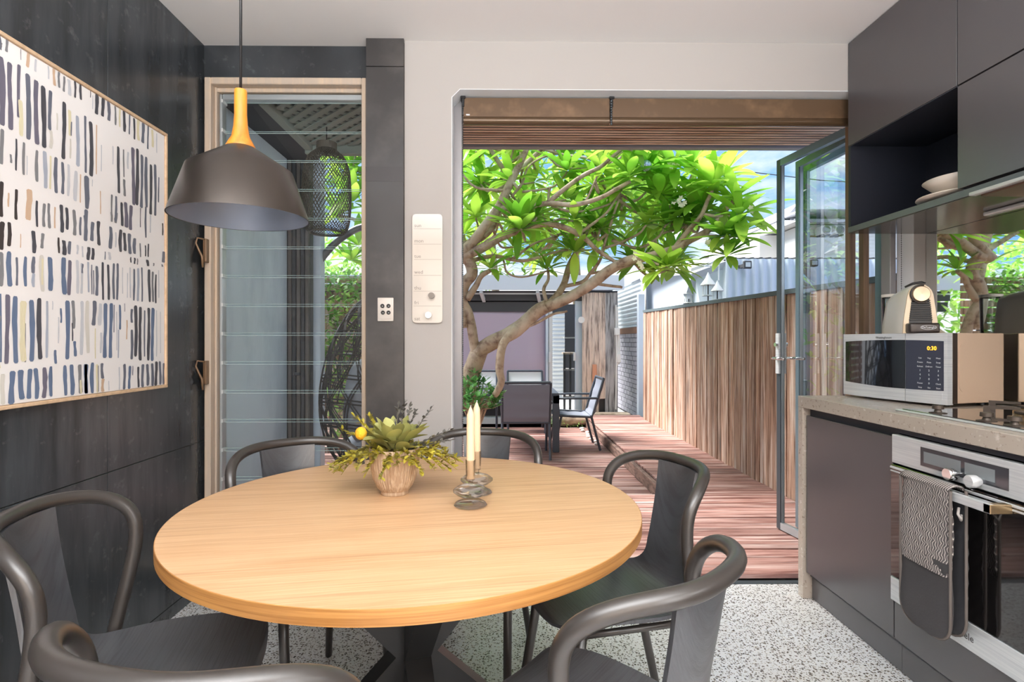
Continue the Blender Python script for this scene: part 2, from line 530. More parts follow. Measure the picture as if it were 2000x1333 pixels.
sprig_dark = leafy('dark_sprig', srgb(84, 82, 78), srgb(122, 116, 104), .1, .6)
yellow_m = M('yellow_flower', srgb(232, 178, 40), .8, bump=((1,1,1), 220, .8, .004))
petal_m = M('petal', srgb(250, 244, 226), .6)
furn_m = M('outdoor_frame', srgb(66, 72, 82), .45, .3)
sling_m = M('sling_fabric', srgb(116, 120, 132), .75, bump=((1,1,60), 10, .2, .002))
sling_light = M('pale_sling', srgb(206, 208, 212), .7)
wicker_m = M('wicker', srgb(66, 62, 62), .6)
cushion_m = M('cushion', srgb(168, 172, 184), .85)
basket_m = M('basket_cane', srgb(84, 76, 66), .6)
rope_m = M('tube_steel', srgb(98, 100, 104), .4, .5)
stone_rock = M('rock', srgb(196, 178, 156), .85, layers=[((1,1,1), 5, 5, srgb(150,132,112), .45, .65)], coord='World', bump=((1,1,1), 12, .7, .02))
soil = M('soil', srgb(86, 74, 62), .95, layers=[((1,1,1), 14, 4, srgb(120,104,86), .5, .7)], coord='World')

def terrazzo():
    m = bpy.data.materials.new('ground_concrete'); m.use_nodes = True
    t = m.node_tree; N = t.nodes; K = t.links.new; p = N['Principled BSDF']
    g = N.new('ShaderNodeNewGeometry')
    wv = N.new('ShaderNodeTexNoise'); wv.inputs['Scale'].default_value = 60
    mxv = N.new('ShaderNodeMixRGB'); mxv.inputs[0].default_value = .012
    K(g.outputs['Position'], wv.inputs['Vector']); K(g.outputs['Position'], mxv.inputs[1]); K(wv.outputs['Color'], mxv.inputs[2])
    cur = None
    n0 = N.new('ShaderNodeTexNoise'); n0.inputs['Scale'].default_value = 2.2; n0.inputs['Detail'].default_value = 4
    K(g.outputs['Position'], n0.inputs['Vector'])
    r0 = N.new('ShaderNodeMapRange'); r0.inputs[1].default_value = .35; r0.inputs[2].default_value = .65
    K(n0.outputs['Fac'], r0.inputs[0])
    mm = N.new('ShaderNodeMixRGB'); mm.inputs[1].default_value = srgb(214, 212, 210); mm.inputs[2].default_value = srgb(228, 230, 234)
    K(r0.outputs[0], mm.inputs[0]); cur = mm.outputs[0]
    for sc, th, c in ((95, .34, srgb(72, 64, 60)), (60, .24, srgb(104, 94, 86)), (150, .36, srgb(132, 122, 112)), (80, .2, srgb(226, 222, 214))):
        v = N.new('ShaderNodeTexVoronoi'); v.inputs['Scale'].default_value = sc
        K(mxv.outputs[0], v.inputs['Vector'])
        # only some of the cells hold a stone
        sep = N.new('ShaderNodeSeparateColor'); K(v.outputs['Color'], sep.inputs[0])
        gt = N.new('ShaderNodeMath'); gt.operation = 'GREATER_THAN'; gt.inputs[1].default_value = .45
        K(sep.outputs[0], gt.inputs[0])
        mr = N.new('ShaderNodeMapRange'); mr.inputs[1].default_value = th + .06; mr.inputs[2].default_value = th - .02
        K(v.outputs['Distance'], mr.inputs[0])
        mu = N.new('ShaderNodeMath'); mu.operation = 'MULTIPLY'; K(mr.outputs[0], mu.inputs[0]); K(gt.outputs[0], mu.inputs[1])
        m2 = N.new('ShaderNodeMixRGB'); m2.inputs[2].default_value = c
        K(mu.outputs[0], m2.inputs[0]); K(cur, m2.inputs[1]); cur = m2.outputs[0]
    K(cur, p.inputs['Base Color'])
    p.inputs['Roughness'].default_value = .25
    return m
terrazzo_m = terrazzo()

def mitt_weave():
    """woven fabric: thin pale wavy lines running down a grey cloth"""
    m = bpy.data.materials.new('mitt_pattern'); m.use_nodes = True
    t = m.node_tree; N = t.nodes; K = t.links.new; p = N['Principled BSDF']
    g = N.new('ShaderNodeNewGeometry'); sx = N.new('ShaderNodeSeparateXYZ'); K(g.outputs['Position'], sx.inputs[0])
    def mt(op, a, b=None):
        n = N.new('ShaderNodeMath'); n.operation = op
        for i, v in enumerate((a, b)):
            if v is None: continue
            if isinstance(v, (int, float)): n.inputs[i].default_value = v
            else: K(v, n.inputs[i])
        return n.outputs[0]
    wob = mt('MULTIPLY', mt('SINE', mt('MULTIPLY', sx.outputs['Z'], 2 * pi / .022)), 1.5)
    a = mt('SINE', mt('ADD', mt('MULTIPLY', sx.outputs['Y'], 2 * pi / .0082), wob))
    mr = N.new('ShaderNodeMapRange'); mr.inputs[1].default_value = .55; mr.inputs[2].default_value = .8; K(a, mr.inputs[0])
    mm = N.new('ShaderNodeMixRGB'); mm.inputs[1].default_value = srgb(96, 90, 90); mm.inputs[2].default_value = srgb(214, 206, 198)
    K(mr.outputs[0], mm.inputs[0]); K(mm.outputs[0], p.inputs['Base Color']); p.inputs['Roughness'].default_value = .85
    return m
mitt_pat = mitt_weave()
sun_l.rotation_euler = Vector((.60, -.26, -1)).to_track_quat('-Z', 'Y').to_euler()

# ================================================================ room shell
XL, XR, YW, ZC = -1.40, 2.01, 2.58, 2.58
YB = -2.45            # wall behind the camera
def struct(name, b, mat, parent=None, smooth=False):
    return b.build(name, mat, parent, smooth, **({'kind': 'structure'} if parent is None else {}))
b = MB(); b.box((XL - .1, YB - .1, -.12), (XR + .1, 2.69, 0)); struct('floor', b, terrazzo_m)
b = MB(); b.box((XL - .1, YB - .1, ZC), (XR + .1, YW + .14, ZC + .12)); struct('ceiling', b, ceiling_m)
b = MB(); b.box((XL - .1, YB - .1, 0), (XR + .1, YB, ZC)); struct('wall_rear', b, tan_wall)
b = MB(); b.box((XR, YB, 0), (XR + .1, 2.69, ZC)); struct('wall_right', b, white_wall)
# left wall: steel sheets fixed to a dark backing
b = MB(); b.box((XL - .1, YB, 0), (XL - .006, 2.70, ZC)); wl = struct('wall_left', b, dark_seam)
ys = [YB, -1.5, -.35, .82, 1.985, 2.63]
for i in range(5):
    for (z0, z1) in ((.055, .708), (.711, ZC)):
        p = MB(); p.rbox((XL - .006, ys[i] + .0012, z0), (XL, ys[i+1] - .0012, z1), .0008, 1)
        p.build('panel', steel_wall, wl)
b = MB(); b.box((XL - .004, YB, 0), (XL + .002, 2.63, .052)); struct('baseboard_left', b, steel_wall)

# end wall, dark part over the louvre window
yW = 2.63
xc0 = at(717, 600, YW).x; xc1 = at(790, 600, YW).x; xo0 = at(882, 600, YW).x; xo1 = at(1785, 600, YW).x
zo = at(1200, 175, YW).z
zwin = at(600, 157, yW).z
b = MB(); b.box((XL - .1, yW, zwin), (xc0 + .02, yW + .12, ZC)); struct('wall_window_header', b, steel_wall)
b = MB(); b.box((XL - .1, yW, 0), (xc0 + .02, yW + .12, .12)); struct('wall_window_base', b, steel_wall)
# steel clad column, its sheets in three lengths
b = MB(); b.box((xc0 + .004, YW - .012, 0), (xc1 - .004, yW + .12, ZC)); col = struct('wall_column', b, dark_seam)
for (z0, z1) in ((.004, 2.448), (2.451, ZC)):
    p = MB(); p.rbox((xc0, YW - .022, z0), (xc1, YW - .010, z1), .001, 1)
    p.box((xc0 - .001, YW - .015, z0), (xc0 + .005, yW + .11, z1)); p.build('panel', steel_col, col)
b = MB(); b.box((xc0 - .0005, YW - .0232, at(750, 355, 2.56).z), (xc1 + .0005, YW - .0215, at(750, 326, 2.56).z))
b.build('panel', M('darker_steel', srgb(62, 59, 60), .4, .2), col)
# white wall around the opening with a chamfered corner
ch = .038
def wall_poly(pts, y0, y1):
    b = MB(); b.prism([(x, y0, z) for x, z in pts], 0, ext=(0, y1 - y0, 0)); return b
b = wall_poly([(xc1, 0), (xo0, 0), (xo0, zo - ch), (xo0 + ch, zo), (xo1, zo), (xo1, 0), (XR, 0), (XR, ZC), (xc1, ZC)], YW, YW + .11)
struct('wall_end', b, white_wall)
# pale lining of the reveal
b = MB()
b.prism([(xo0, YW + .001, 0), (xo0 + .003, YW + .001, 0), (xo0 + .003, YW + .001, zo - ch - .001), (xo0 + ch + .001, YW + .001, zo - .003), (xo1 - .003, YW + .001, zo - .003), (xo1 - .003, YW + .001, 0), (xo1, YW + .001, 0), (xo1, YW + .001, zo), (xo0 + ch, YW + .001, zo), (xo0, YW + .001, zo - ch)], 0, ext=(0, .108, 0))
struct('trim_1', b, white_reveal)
# baseboard strip of the threshold
b = MB(); b.rbox((xo0, 2.665, -.01), (xo1, 2.70, .004), .002, 1); struct('trim_2', b, alu_dark)

# ================================================================ louvre window
wx0 = at(403, 600, 2.62).x; wx1 = at(717, 600, 2.62).x; wz0 = .12; wz1 = zwin
win = thing('window_1', 'tall louvre window with glass blades beside the dark column', 'window', (wx0, 2.62, 0))
win['kind'] = 'structure'
del win['category']
def jamb(xa, xb, za, zb, ya=2.585, yb=2.72):
    p = MB(); p.rbox((xa, ya, za), (xb, yb, zb), .003, 1); p.build('window_frame', frame_wood, win)
xj = at(428, 600, 2.66).x
jamb(wx0, wx0 + .030, wz0, wz1, 2.60)
jamb(wx0 + .030, xj, wz0, wz1 - .03, 2.635)
jamb(wx1 - .022, wx1, wz0, wz1, 2.60)
jamb(wx0 + .0301, wx1 - .0221, wz1 - .032, wz1, 2.60)
jamb(wx0 + .0301, wx1 - .0221, wz1 - .052, wz1 - .0321, 2.64)
jamb(wx0 + .0301, wx1 - .0221, wz0, wz0 + .03, 2.60)
# seams across the frame edge where the blade clips sit
gx0 = at(437, 600, 2.66).x; gx1 = wx1 - .026
ztop = wz1 - .056
pitch = .139
nb = int((ztop - wz0 - .05) / pitch)
for x in (gx0 - .018, gx1 - .004):
    p = MB(); p.rbox((x, 2.655, wz0 + .03), (x + .012, 2.70, ztop), .002, 1); p.build('blade_channel', alu, win)
p = MB(); p.rbox((gx0 - .002, 2.652, ztop - .028), (gx1, 2.70, ztop), .003, 1); p.build('head_channel', alu, win)
z = ztop - .03
k = 0
while z > wz0 + .06:
    z0 = max(z - pitch - .012, wz0 + .035)
    p = MB()
    # each blade leans slightly so that its foot overlaps the one below
    p.add([(gx0, 2.684, z), (gx1 - .006, 2.684, z), (gx1 - .006, 2.672, z0), (gx0, 2.672, z0)], [(0, 1, 2, 3)])
    g = p.build('blade', louvre_glass, win)
    e = MB()
    e.box((gx0, 2.6705, z0 - .0007), (gx1 - .006, 2.6755, z0 + .0007)); e.box((gx0, 2.682, z - .0007), (gx1 - .006, 2.687, z + .0007))
    e.build('blade_edge', glass_edge, g)
    c = MB(); c.box((gx0 - .007, 2.65, z - .012), (gx0, 2.695, z + .004)); c.box((gx1 - .005, 2.65, z - .012), (gx1 + .001, 2.695, z + .004))
    c.build('blade_clip', light_metal, win)
    z -= pitch; k += 1
for py in (490, 728):
    q = at(404, py, 2.585)
    p = MB(); p.rbox((q.x - .012, 2.572, q.z - .055), (q.x + .004, 2.60, q.z + .055), .003)
    o = p.build('latch', alu_brown, win)
    p = MB(); p.tube([(q.x - .004, 2.574, q.z + .05), (q.x - .03, 2.56, q.z + .055), (q.x - .035, 2.555, q.z + .03), (q.x - .012, 2.565, q.z - .03), (q.x - .008, 2.565, q.z - .08)], [.004, .004, .005, .006, .005], 6)
    p.build('lever', alu_brown, o, True)

# ================================================================ painting
PX = XL + .032
pt_, pb_ = 2.04, .989
y1 = PX * F / (328 - CX + 12); y1 = at(328, 600, 1).y  # set just below
def on_wall(px, py, X):
    """point of the plane x = X seen at a pixel"""
    u = (px - CX) / F
    Y = X * (cos(TH) - u * sin(TH)) / (u * cos(TH) + sin(TH))
    d = X * sin(TH) + Y * cos(TH)
    return Y, HC + (666.5 - py) / F * d
y1, pt_ = on_wall(328, 262, PX); _, pb_ = on_wall(328, 757, PX)
W_ = pt_ - pb_
y0 = y1 - W_ * 1.0
pic = thing('painting', 'large framed abstract painting of grey, blue and cream brush strokes on the dark wall', 'painting', (PX, (y0 + y1) / 2, pb_))
p = MB(); p.rbox((XL + .004, y0 + .012, pb_ + .012), (PX - .006, y1 - .012, pt_ - .012), .002, 1); p.build('canvas', canvas_m, pic)
fr = .011
for a, c in (((XL + .001, y0, pt_ - fr), (PX, y1, pt_)), ((XL + .001, y0, pb_), (PX, y1, pb_ + fr)), ((XL + .001, y0, pb_ + fr), (PX, y0 + fr, pt_ - fr)), ((XL + .001, y1 - fr, pb_ + fr), (PX, y1, pt_ - fr))):
    p = MB(); p.rbox(a, c, .0015, 1); p.build('frame', pale_frame, pic)
pal = {'s': (104,108,122), 'd': (74,74,82), 'p': (108,104,120), 'g': (128,128,132), 'b': (98,114,142), 'l': (200,202,208), 'L': (168,174,188), 'c': (222,214,182), 't': (206,176,150), 'k': (62,54,54), 'w': (212,208,200)}
keys = list(pal)
pmats = [paint('paint_' + n, pal[k]) for k, n in zip(keys, ('slate','dark','plum','grey','blue','pale','sky','cream','tan','umber','ash'))]
S1 = "5,80,135,20,g 47,60,150,18,g 145,130,205,5,g 195,150,258,22,t 250,200,290,15,l 340,250,340,10,l 380,270,385,18,t 413,290,400,15,g 450,320,430,15,g 487,345,455,22,l 527,350,472,14,d 565,375,485,15,d 12,185,665,44,p 70,225,695,32,p 130,237,610,22,p 145,490,740,30,c 198,305,765,32,s 255,350,798,32,p 305,390,822,32,d 350,420,700,24,s 358,700,830,22,w 448,500,905,26,d 490,560,740,22,c 500,640,740,9,s 495,760,900,12,w 545,600,955,24,L 600,600,1000,14,s 400,580,700,10,w 12,690,940,26,g 113,760,985,14,d 75,870,930,14,g 165,785,1015,18,g 190,880,1015,6,l 258,840,1062,22,g 317,850,1108,28,L 353,880,1115,12,c 393,890,1142,24,s 440,925,1150,20,s 480,940,1165,18,l 530,985,1200,26,l 565,1010,1210,8,t 605,1025,1250,20,s 8,1060,1310,26,k 58,1140,1240,12,t 113,1115,1330,20,k 203,1115,1333,38,t 258,1195,1380,16,d 307,1215,1380,20,g 345,1215,1390,20,g 385,1240,1390,10,t 433,1225,1420,24,d 470,1245,1400,20,d 523,1260,1440,24,g 565,1310,1440,16,s 600,1300,1460,24,s"
S3 = "12,45,240,34,k 62,50,215,26,k 140,130,225,6,t 230,110,262,26,d 290,125,230,22,g 402,155,262,14,k 438,175,275,26,d 475,180,270,22,s 530,205,270,14,l 565,215,290,10,l 8,255,490,28,g 62,250,490,36,b 115,290,485,16,s 173,285,490,22,b 227,285,400,24,s 227,400,495,20,L 287,275,525,30,w 290,300,480,12,c 343,290,520,32,b 437,292,545,30,b 475,310,550,24,p 530,310,540,18,l 558,330,540,16,l 563,335,400,12,s 5,540,1010,12,b 48,545,1020,32,p 105,557,1018,34,b 157,590,1005,38,c 170,740,1010,14,g 217,583,1005,34,b 270,570,990,32,d 320,590,980,16,L 360,590,650,6,l 417,640,740,12,b 400,700,880,8,l 378,925,1020,18,b 462,587,990,28,b 502,587,780,22,g 495,740,865,9,d 512,865,970,18,b 560,590,960,22,l 18,1090,1300,30,w 80,1070,1300,36,b 143,1062,1265,34,b 202,1055,1260,32,b 248,1050,1262,30,b 303,1045,1255,30,p 347,1038,1245,24,b 447,1030,1238,24,b 493,1025,1235,28,b 548,1025,1225,24,g 552,1130,1225,14,c 588,1022,1225,24,b"
S2 = "52,210,270,6,d 70,250,370,6,l 105,235,415,30,d 158,270,435,26,d 210,305,470,26,s 267,345,508,16,g 305,365,525,14,c 343,385,565,22,d 390,410,590,12,s 431,450,632,16,d 465,455,640,22,c 507,490,665,24,s 550,515,718,12,s 590,550,700,18,c 625,580,750,8,l 8,450,900,12,s 57,480,952,32,d 103,505,935,10,t 145,680,910,8,l 245,690,850,8,l 295,695,1098,22,d 340,720,960,12,g 345,980,1125,20,g 375,740,890,14,l 423,705,1200,28,p 457,712,1205,26,d 495,765,1228,22,s 535,785,1222,24,s 575,850,1285,22,d 613,850,1295,20,s 642,960,1180,10,s 20,950,1235,34,s 68,980,1040,6,l 138,1080,1280,8,t 235,1110,1345,14,g 272,1125,1345,18,s"
S4 = "10,-40,190,24,s 55,50,190,24,s 102,45,220,22,d 195,-20,50,14,g 227,-20,60,20,g 270,-90,80,18,d 300,-90,90,24,p 333,-70,110,22,p 404,-50,90,5,d 442,-60,165,12,s 475,0,130,8,l 187,85,245,24,s 226,125,235,10,l 260,105,268,22,d 290,130,260,20,d 325,135,282,22,s 362,168,282,22,s 403,205,305,10,g 440,220,300,9,d 460,208,305,10,d 28,232,328,24,d 60,240,325,20,d 148,265,325,7,s 180,270,325,18,l 335,305,345,10,d 362,310,355,12,d 382,315,360,8,g 455,325,370,18,d 500,348,370,10,g 572,265,345,22,s 561,358,375,12,g 564,60,148,9,k 28,340,560,12,L 52,360,575,8,s 65,400,575,7,s 88,370,585,20,s 133,342,615,16,d 173,360,615,18,d 210,350,610,16,s 237,350,615,16,s 275,380,570,6,l 310,420,600,6,l 330,380,600,9,l 357,390,620,14,s 387,385,625,16,L 415,380,628,10,s 468,395,630,18,d 493,410,630,14,g 515,430,640,12,d 536,400,600,6,l 22,620,1000,26,w 68,620,800,26,s 78,820,1040,8,c 112,640,800,26,l 118,850,1000,14,l 148,638,1035,24,b 190,638,1035,24,b 213,650,850,6,s 232,700,980,6,l 255,650,830,14,b 245,830,1035,9,L 290,640,700,4,s 305,760,900,9,t 340,680,780,16,s 342,830,1045,18,s 370,655,1025,22,d 402,665,1053,20,d 433,690,1025,10,s 463,672,1053,20,d 491,672,1057,22,b 520,690,1025,6,l 548,700,1000,4,l 12,1080,1290,22,b 55,1068,1290,26,b 92,1080,1285,20,c 98,1090,1280,6,g 128,1072,1185,20,s 132,1185,1280,20,t 175,1200,1270,6,l 250,1100,1265,8,l 288,1078,1262,18,s 325,1092,1258,18,b 348,1092,1160,6,s 388,1098,1248,14,d 420,1080,1248,18,s 456,1078,1235,18,s 490,1073,1238,18,s 516,1060,1235,18,d 546,1058,1228,16,s 571,1072,1225,12,s"
strokes = MB()
def stroke(yc, za, zb, w, key, lift):
    strokes.cur = keys.index(key)
    n = max(6, int((za - zb) / .022)); Lf = []; Rt = []
    ph = R.random() * 9
    for i in range(n + 1):
        t = i / n
        e_ = min(.3 / n, .35 * w / (za - zb)); t = 0 if i == 0 else 1 if i == n else e_ if i == 1 else 1 - e_ if i == n - 1 else t
        z_ = za + (zb - za) * t
        tp = 1.06 if 0 < i < n else .62
        tp *= (1 + .10 * sin(ph + t * 7))
        a = R.uniform(-.08, .08) * w; c = R.uniform(-.08, .08) * w
        dx = w * .15 * sin(ph * 2 + t * 4)
        Lf.append((X_, yc - w/2 * tp + a + dx, z_)); Rt.append((X_, yc + w/2 * tp + c + dx, z_))
    strokes.grid([[Vector(l) + Vector((lift, 0, 0)), Vector(r_) + Vector((lift, 0, 0))] for l, r_ in zip(Lf, Rt)])
X_ = PX - .0055
for S, ox, oy, sc in ((S1, 0, 60, 3.6), (S2, 165, 130, 4.44), (S3, 0, 420, 3.506), (S4, 165, 420, 3.7)):
    for i, it in enumerate(S.split()):
        x, a, c, w, kk = it.split(',')
        px = ox + float(x) / sc; pw = float(w) / sc
        ya, za = on_wall(px, oy + float(a) / sc, X_); _, zb = on_wall(px, oy + float(c) / sc, X_)
        yl, _ = on_wall(px - pw/2, 600, X_); yr, _ = on_wall(px + pw/2, 600, X_)
        za = min(za, pt_ - .013); zb = max(zb, pb_ + .013)
        if za > zb and ya < y1 - .015: stroke(ya, za, zb, (yr - yl) * .95, kk, .0002 * (1 + i % 4))
# the part of the canvas beyond the frame of the picture
yy = on_wall(-8, 600, X_)[0]
for za, zb in ((2.03, 1.99), (1.95, 1.67), (1.65, 1.50), (1.48, 1.36), (1.34, 1.27), (1.25, 1.15), (1.14, .985 + .12), (1.09, 1.0)):
    y = yy
    while y > y0 + .03:
        stroke(y, za + R.uniform(-.01, .01), zb + R.uniform(-.01, .02), R.uniform(.012, .028), R.choice('sdpgbbLlc'), .0003); y -= R.uniform(.03, .05)
strokes.build('brush_strokes', pmats, pic, kind='stuff')

# ================================================================ power outlet + planner
q = at(753, 605, 2.555)
ot = thing('power_outlet', 'small pale rectangular wall plate with four round black sockets on the dark column', 'outlet', (q.x, 2.557, q.z))
a = at(738, 628, 2.556); c = at(769, 582, 2.556)
p = MB(); p.rbox((a.x, 2.548, a.z), (c.x, 2.5585, c.z), .003); p.build('plate', plastic_white, ot, 40)
p = MB(); p.rbox((a.x + .008, 2.5455, a.z + .010), (c.x - .008, 2.549, c.z - .008), .002); p.build('plate', plastic_white, ot, 40)
for px, py in ((747, 598), (759, 598), (748, 611), (759, 611)):
    s_ = at(px, py, 2.546)
    p = MB(); p.lathe([(0, 0), (.0095, 0), (.0095, .004), (0, .004)], (s_.x, 2.5465, s_.z), 16, axis='y'); kn = p.build('socket', black_plastic, ot, 40)
    p = MB(); p.cbox((s_.x + .001, 2.5415, s_.z - .001), (.006, .001, .002)); p.build('pin_slot', light_metal, kn)
a = at(805, 631, 2.565); c = at(864, 418, 2.565)
pl = thing('weekly_planner', 'clear rounded planner board with the days of the week on the white wall', 'board', (a.x, 2.575, a.z))
def rounded_rect(x0, z0, x1, z1, r, n=5):
    P = []
    for cx, cz, s in ((x1-r, z1-r, 0), (x0+r, z1-r, 1), (x0+r, z0+r, 2), (x1-r, z0+r, 3)):
        for i in range(n + 1):
            t = pi/2 * (s + i / n); P.append((cx + r*cos(t), cz + r*sin(t)))
    return P
p = MB(); p.prism([(x, 2.568, z) for x, z in rounded_rect(a.x, a.z, c.x, c.z, .018)], 0, ext=(0, .004, 0)); p.build('board', planner_m, pl)
p = MB(); p.prism([(x, 2.572, z) for x, z in rounded_rect(a.x + .006, a.z + .03, c.x - .02, c.z - .03, .01)], 0, ext=(0, .008, 0)); p.build('spacer', print_grey, pl)
def meshed(cu, name):
    tmp = bpy.data.objects.new('tmp_text', cu)
    me = bpy.data.meshes.new_from_object(tmp); me.name = name
    bpy.data.objects.remove(tmp)
    if not me.materials: me.materials.append(cu.materials[0])
    o = bpy.data.objects.new(name, me); COL.objects.link(o); return o
def text(body, size, loc, mat, parent, rot=(pi/2, 0, 0), align='LEFT', name='lettering', ext=.0002, sx=1):
    cu = bpy.data.curves.new(name, 'FONT'); cu.body = body; cu.size = size; cu.extrude = ext; cu.align_x = align
    cu.resolution_u = 2
    cu.materials.append(mat)
    o = meshed(cu, name); o.parent = parent
    o.location = Vector(loc) - worldloc(parent); o.rotation_euler = rot; o.scale = (sx, 1, 1)
    return o
for i, (d_, py) in enumerate((('sun', 447), ('mon', 477), ('tue', 507), ('wed', 538), ('thu', 569), ('fri', 598), ('sat', 629))):
    s_ = at(809, py - 3, 2.567)
    text(d_, .024, (s_.x, 2.5672, s_.z), print_grey, pl)
    if i < 6:
        l0 = at(808, py, 2.567); l1 = at(862, py, 2.567)
        p = MB(); p.box((l0.x, 2.5674, l0.z - .0006), (l1.x, 2.568, l0.z + .0006)); p.build('rule_line', print_grey, pl)
for px, py, m, lb in ((843, 578, M('magnet_dark', srgb(118, 112, 106), .35, .5), 'dark round magnet on the planner board'), (837, 616, chrome, 'silver round magnet on the lowest row of the planner board')):
    s_ = at(px, py, 2.56)
    p = MB(); p.lathe([(0, 0), (.013, 0), (.0145, .0015), (.0145, .011), (0, .011)], (s_.x, 2.557, s_.z), 24, axis='y')
    o = p.build('magnet', m, None, 40); rebase(o, (s_.x, 2.568, s_.z)); tag(o, lb, 'magnet')

# ================================================================ roller blinds in the opening
bx0 = at(905, 600, 2.64).x; bxm = at(1194, 600, 2.64).x; bx1 = xo1 - .004
bz1 = zo - .004; bz0 = at(1200, 243, 2.65).z
for x0_, x1_, lb, m0 in ((bx0, bxm - .006, 'brown rolled-up roller blind above the left half of the opening', 0), (bxm + .006, bx1, 'brown rolled-up roller blind above the right half, towards the cabinets', 1)):
    bl = thing('roller_blind', lb, 'blind', (x0_, 2.66, bz1), group=None)
    p = MB(); p.box((x0_, 2.652, bz0 + .035), (x1_, 2.656, bz1 - .006)); p.build('fabric', blind_m, bl)
    p = MB(); p.tube([(x0_, 2.668, bz0 + .022), (x1_, 2.668, bz0 + .022)], .021, 14); p.build('bottom_rail', M('blind_rail', srgb(92, 72, 52), .25, .3), bl, 40)
    p = MB(); p.tube([(x0_, 2.70, bz1 - .06), (x1_, 2.70, bz1 - .06)], .032, 16); p.build('roll', blind_m, bl, 40)
    p = MB(); p.rbox((x0_ - .008, 2.645, bz1 - .05), (x0_ + .004, 2.70, bz1), .002, 1); p.rbox((x0_ - .014, 2.642, bz1 - .012), (x0_ + .010, 2.70, bz1), .002, 1); p.build('bracket', black_plastic, bl)
    if not m0:
        p = MB(); p.rbox((x0_ + .012, 2.6505, bz0 + .040), (x0_ + .03, 2.652, bz0 + .047), .0006, 1); p.build('sticker', print_white, bl)
def chain(x, y, za, zb, lb, r=.0026, step=.0105):
    b = MB(); z = za
    me = None
    while z > zb:
        b.lathe([(0, -r), (r * .8, -r * .6), (r, 0), (r * .8, r * .6), (0, r)], (x, y, z), 6); z -= step
    b.tube([(x, y, za), (x, y, zb)], .0009, 4)
    o = b.build('blind_chain', alu_dark, None, True); rebase(o, (x, y, za)); tag(o, lb, 'chain'); return o
chain(at(904, 600, 2.64).x, 2.645, zo - .03, .35, 'long beaded metal blind chain hanging at the left jamb of the opening')
chain(at(1194, 600, 2.64).x, 2.638, zo - .03, bz0 - .005, 'short beaded blind chain hanging at the middle of the opening', r=.006, step=.012)
chain(xo1 - .012, 2.645, zo - .03, .95, 'beaded blind chain hanging behind the coffee machine at the right jamb')

# ================================================================ glazed folding doors
# frame of the opening
fx0 = xo0 + .003; fx1 = xo1 - .003
b = MB()
b.rbox((at(886, 600, 2.70).x, 2.692, 0), (at(903, 600, 2.70).x, 2.76, zo), .003, 1)
b.rbox((fx1 - .03, 2.692, 0), (fx1, 2.76, zo), .003, 1)
b.rbox((fx0, 2.705, zo - .068), (fx1, 2.79, zo - .006), .003, 1)
dfm = M('jamb_metal', srgb(150, 148, 150), .4, .4)
b.build('trim_3', dfm, None, kind='structure')
def door_panel(n, far, near, lb, top, bot=.012, fw=.035, ft=.03, handle=False, near_mat=None):
    """glass leaf standing out from the wall: far/near are plan points"""
    far = Vector((far[0], far[1], 0)); near = Vector((near[0], near[1], 0))
    t = thing('door_%d' % n, lb, 'door', near)
    t['kind'] = 'structure'
    del t['category']
    d = (far - near).normalized(); w = (far - near).length
    nv = Vector((-d.y, d.x, 0))
    def bar_(s0, s1, z0, z1, mat, name, th=ft):
        p = MB(); c = [near + d * s0 - nv * th/2, near + d * s1 - nv * th/2, near + d * s1 + nv * th/2, near + d * s0 + nv * th/2]
        p.prism([(v.x, v.y, z0) for v in c], 0, ext=(0, 0, z1 - z0)); return p.build(name, mat, t)
    bar_(0, fw, bot, top, near_mat or alu_teal, 'stile'); bar_(w - fw, w, bot, top, alu_dark if n == 1 else alu_teal, 'stile')
    bar_(fw, w - fw, top - fw * 1.2, top, alu_teal, 'top_rail'); bar_(fw, w - fw, bot, bot + fw * 1.2, alu, 'bottom_rail')
    # bead lines
    for s0 in (fw, w - fw - .006): bar_(s0, s0 + .006, bot + .04, top - .04, alu, 'glazing_bead', ft * .6)
    p = MB(); c0 = near + d * fw; c1 = near + d * (w - fw)
    p.add([(c0.x, c0.y, bot + .04), (c1.x, c1.y, bot + .04), (c1.x, c1.y, top - .04), (c0.x, c0.y, top - .04)], [(0, 1, 2, 3)])
    p.build('pane', door_glass, t)
    if handle:
        h0 = near + d * (w - .02); zc = at(1520, 700, far.y).z
        q_ = MB()
        for sg in (-1, 1):
            c_ = h0 + nv * sg * (ft/2 + .005)
            q_.cbox((c_.x, c_.y, zc + .03), (.012, .03, .25), Quaternion((0, 0, 1), atan2(nv.y, nv.x)).to_matrix())
        pl_ = q_.build('lock_plate', stainless, t)
        q_ = MB()
        for sg in (-1, 1):
            c_ = h0 + nv * sg * (ft/2)
            q_.tube([c_ + Vector((0, 0, zc)), c_ + nv * sg * .045 + Vector((0, 0, zc)), c_ + nv * sg * .052 - d * .03 + Vector((0, 0, zc)), c_ + nv * sg * .052 - d * .12 + Vector((0, 0, zc))], .009, 8)
        q_.build('lever_handle', chrome, pl_, True)
        q_ = MB()
        for sg in (-1, 1):
            c_ = h0 + nv * sg * (ft/2 + .012) + Vector((0, 0, zc + .085)); q_.tube([c_, c_ + nv * sg * .014], .013, 10)
        q_.build('lock_knob', chrome, pl_, 40)
    return t
zt = zo - .05
f1 = at(1521, 600, 3.44); n1 = at(1666, 600, 2.86)
door_panel(1, (f1.x, f1.y), (n1.x, n1.y), 'folding glass door leaf with the lever handle, outermost of the open stack', zt, handle=True, near_mat=alu_brown)
f2 = at(1558, 600, 3.46); n2 = at(1692, 600, 2.86)
door_panel(2, (f2.x, f2.y), (n2.x, n2.y), 'middle folding glass door leaf of the open stack', zt, near_mat=alu_brown)
f3 = at(1569, 600, 3.52); n3 = at(1727, 600, 2.84)
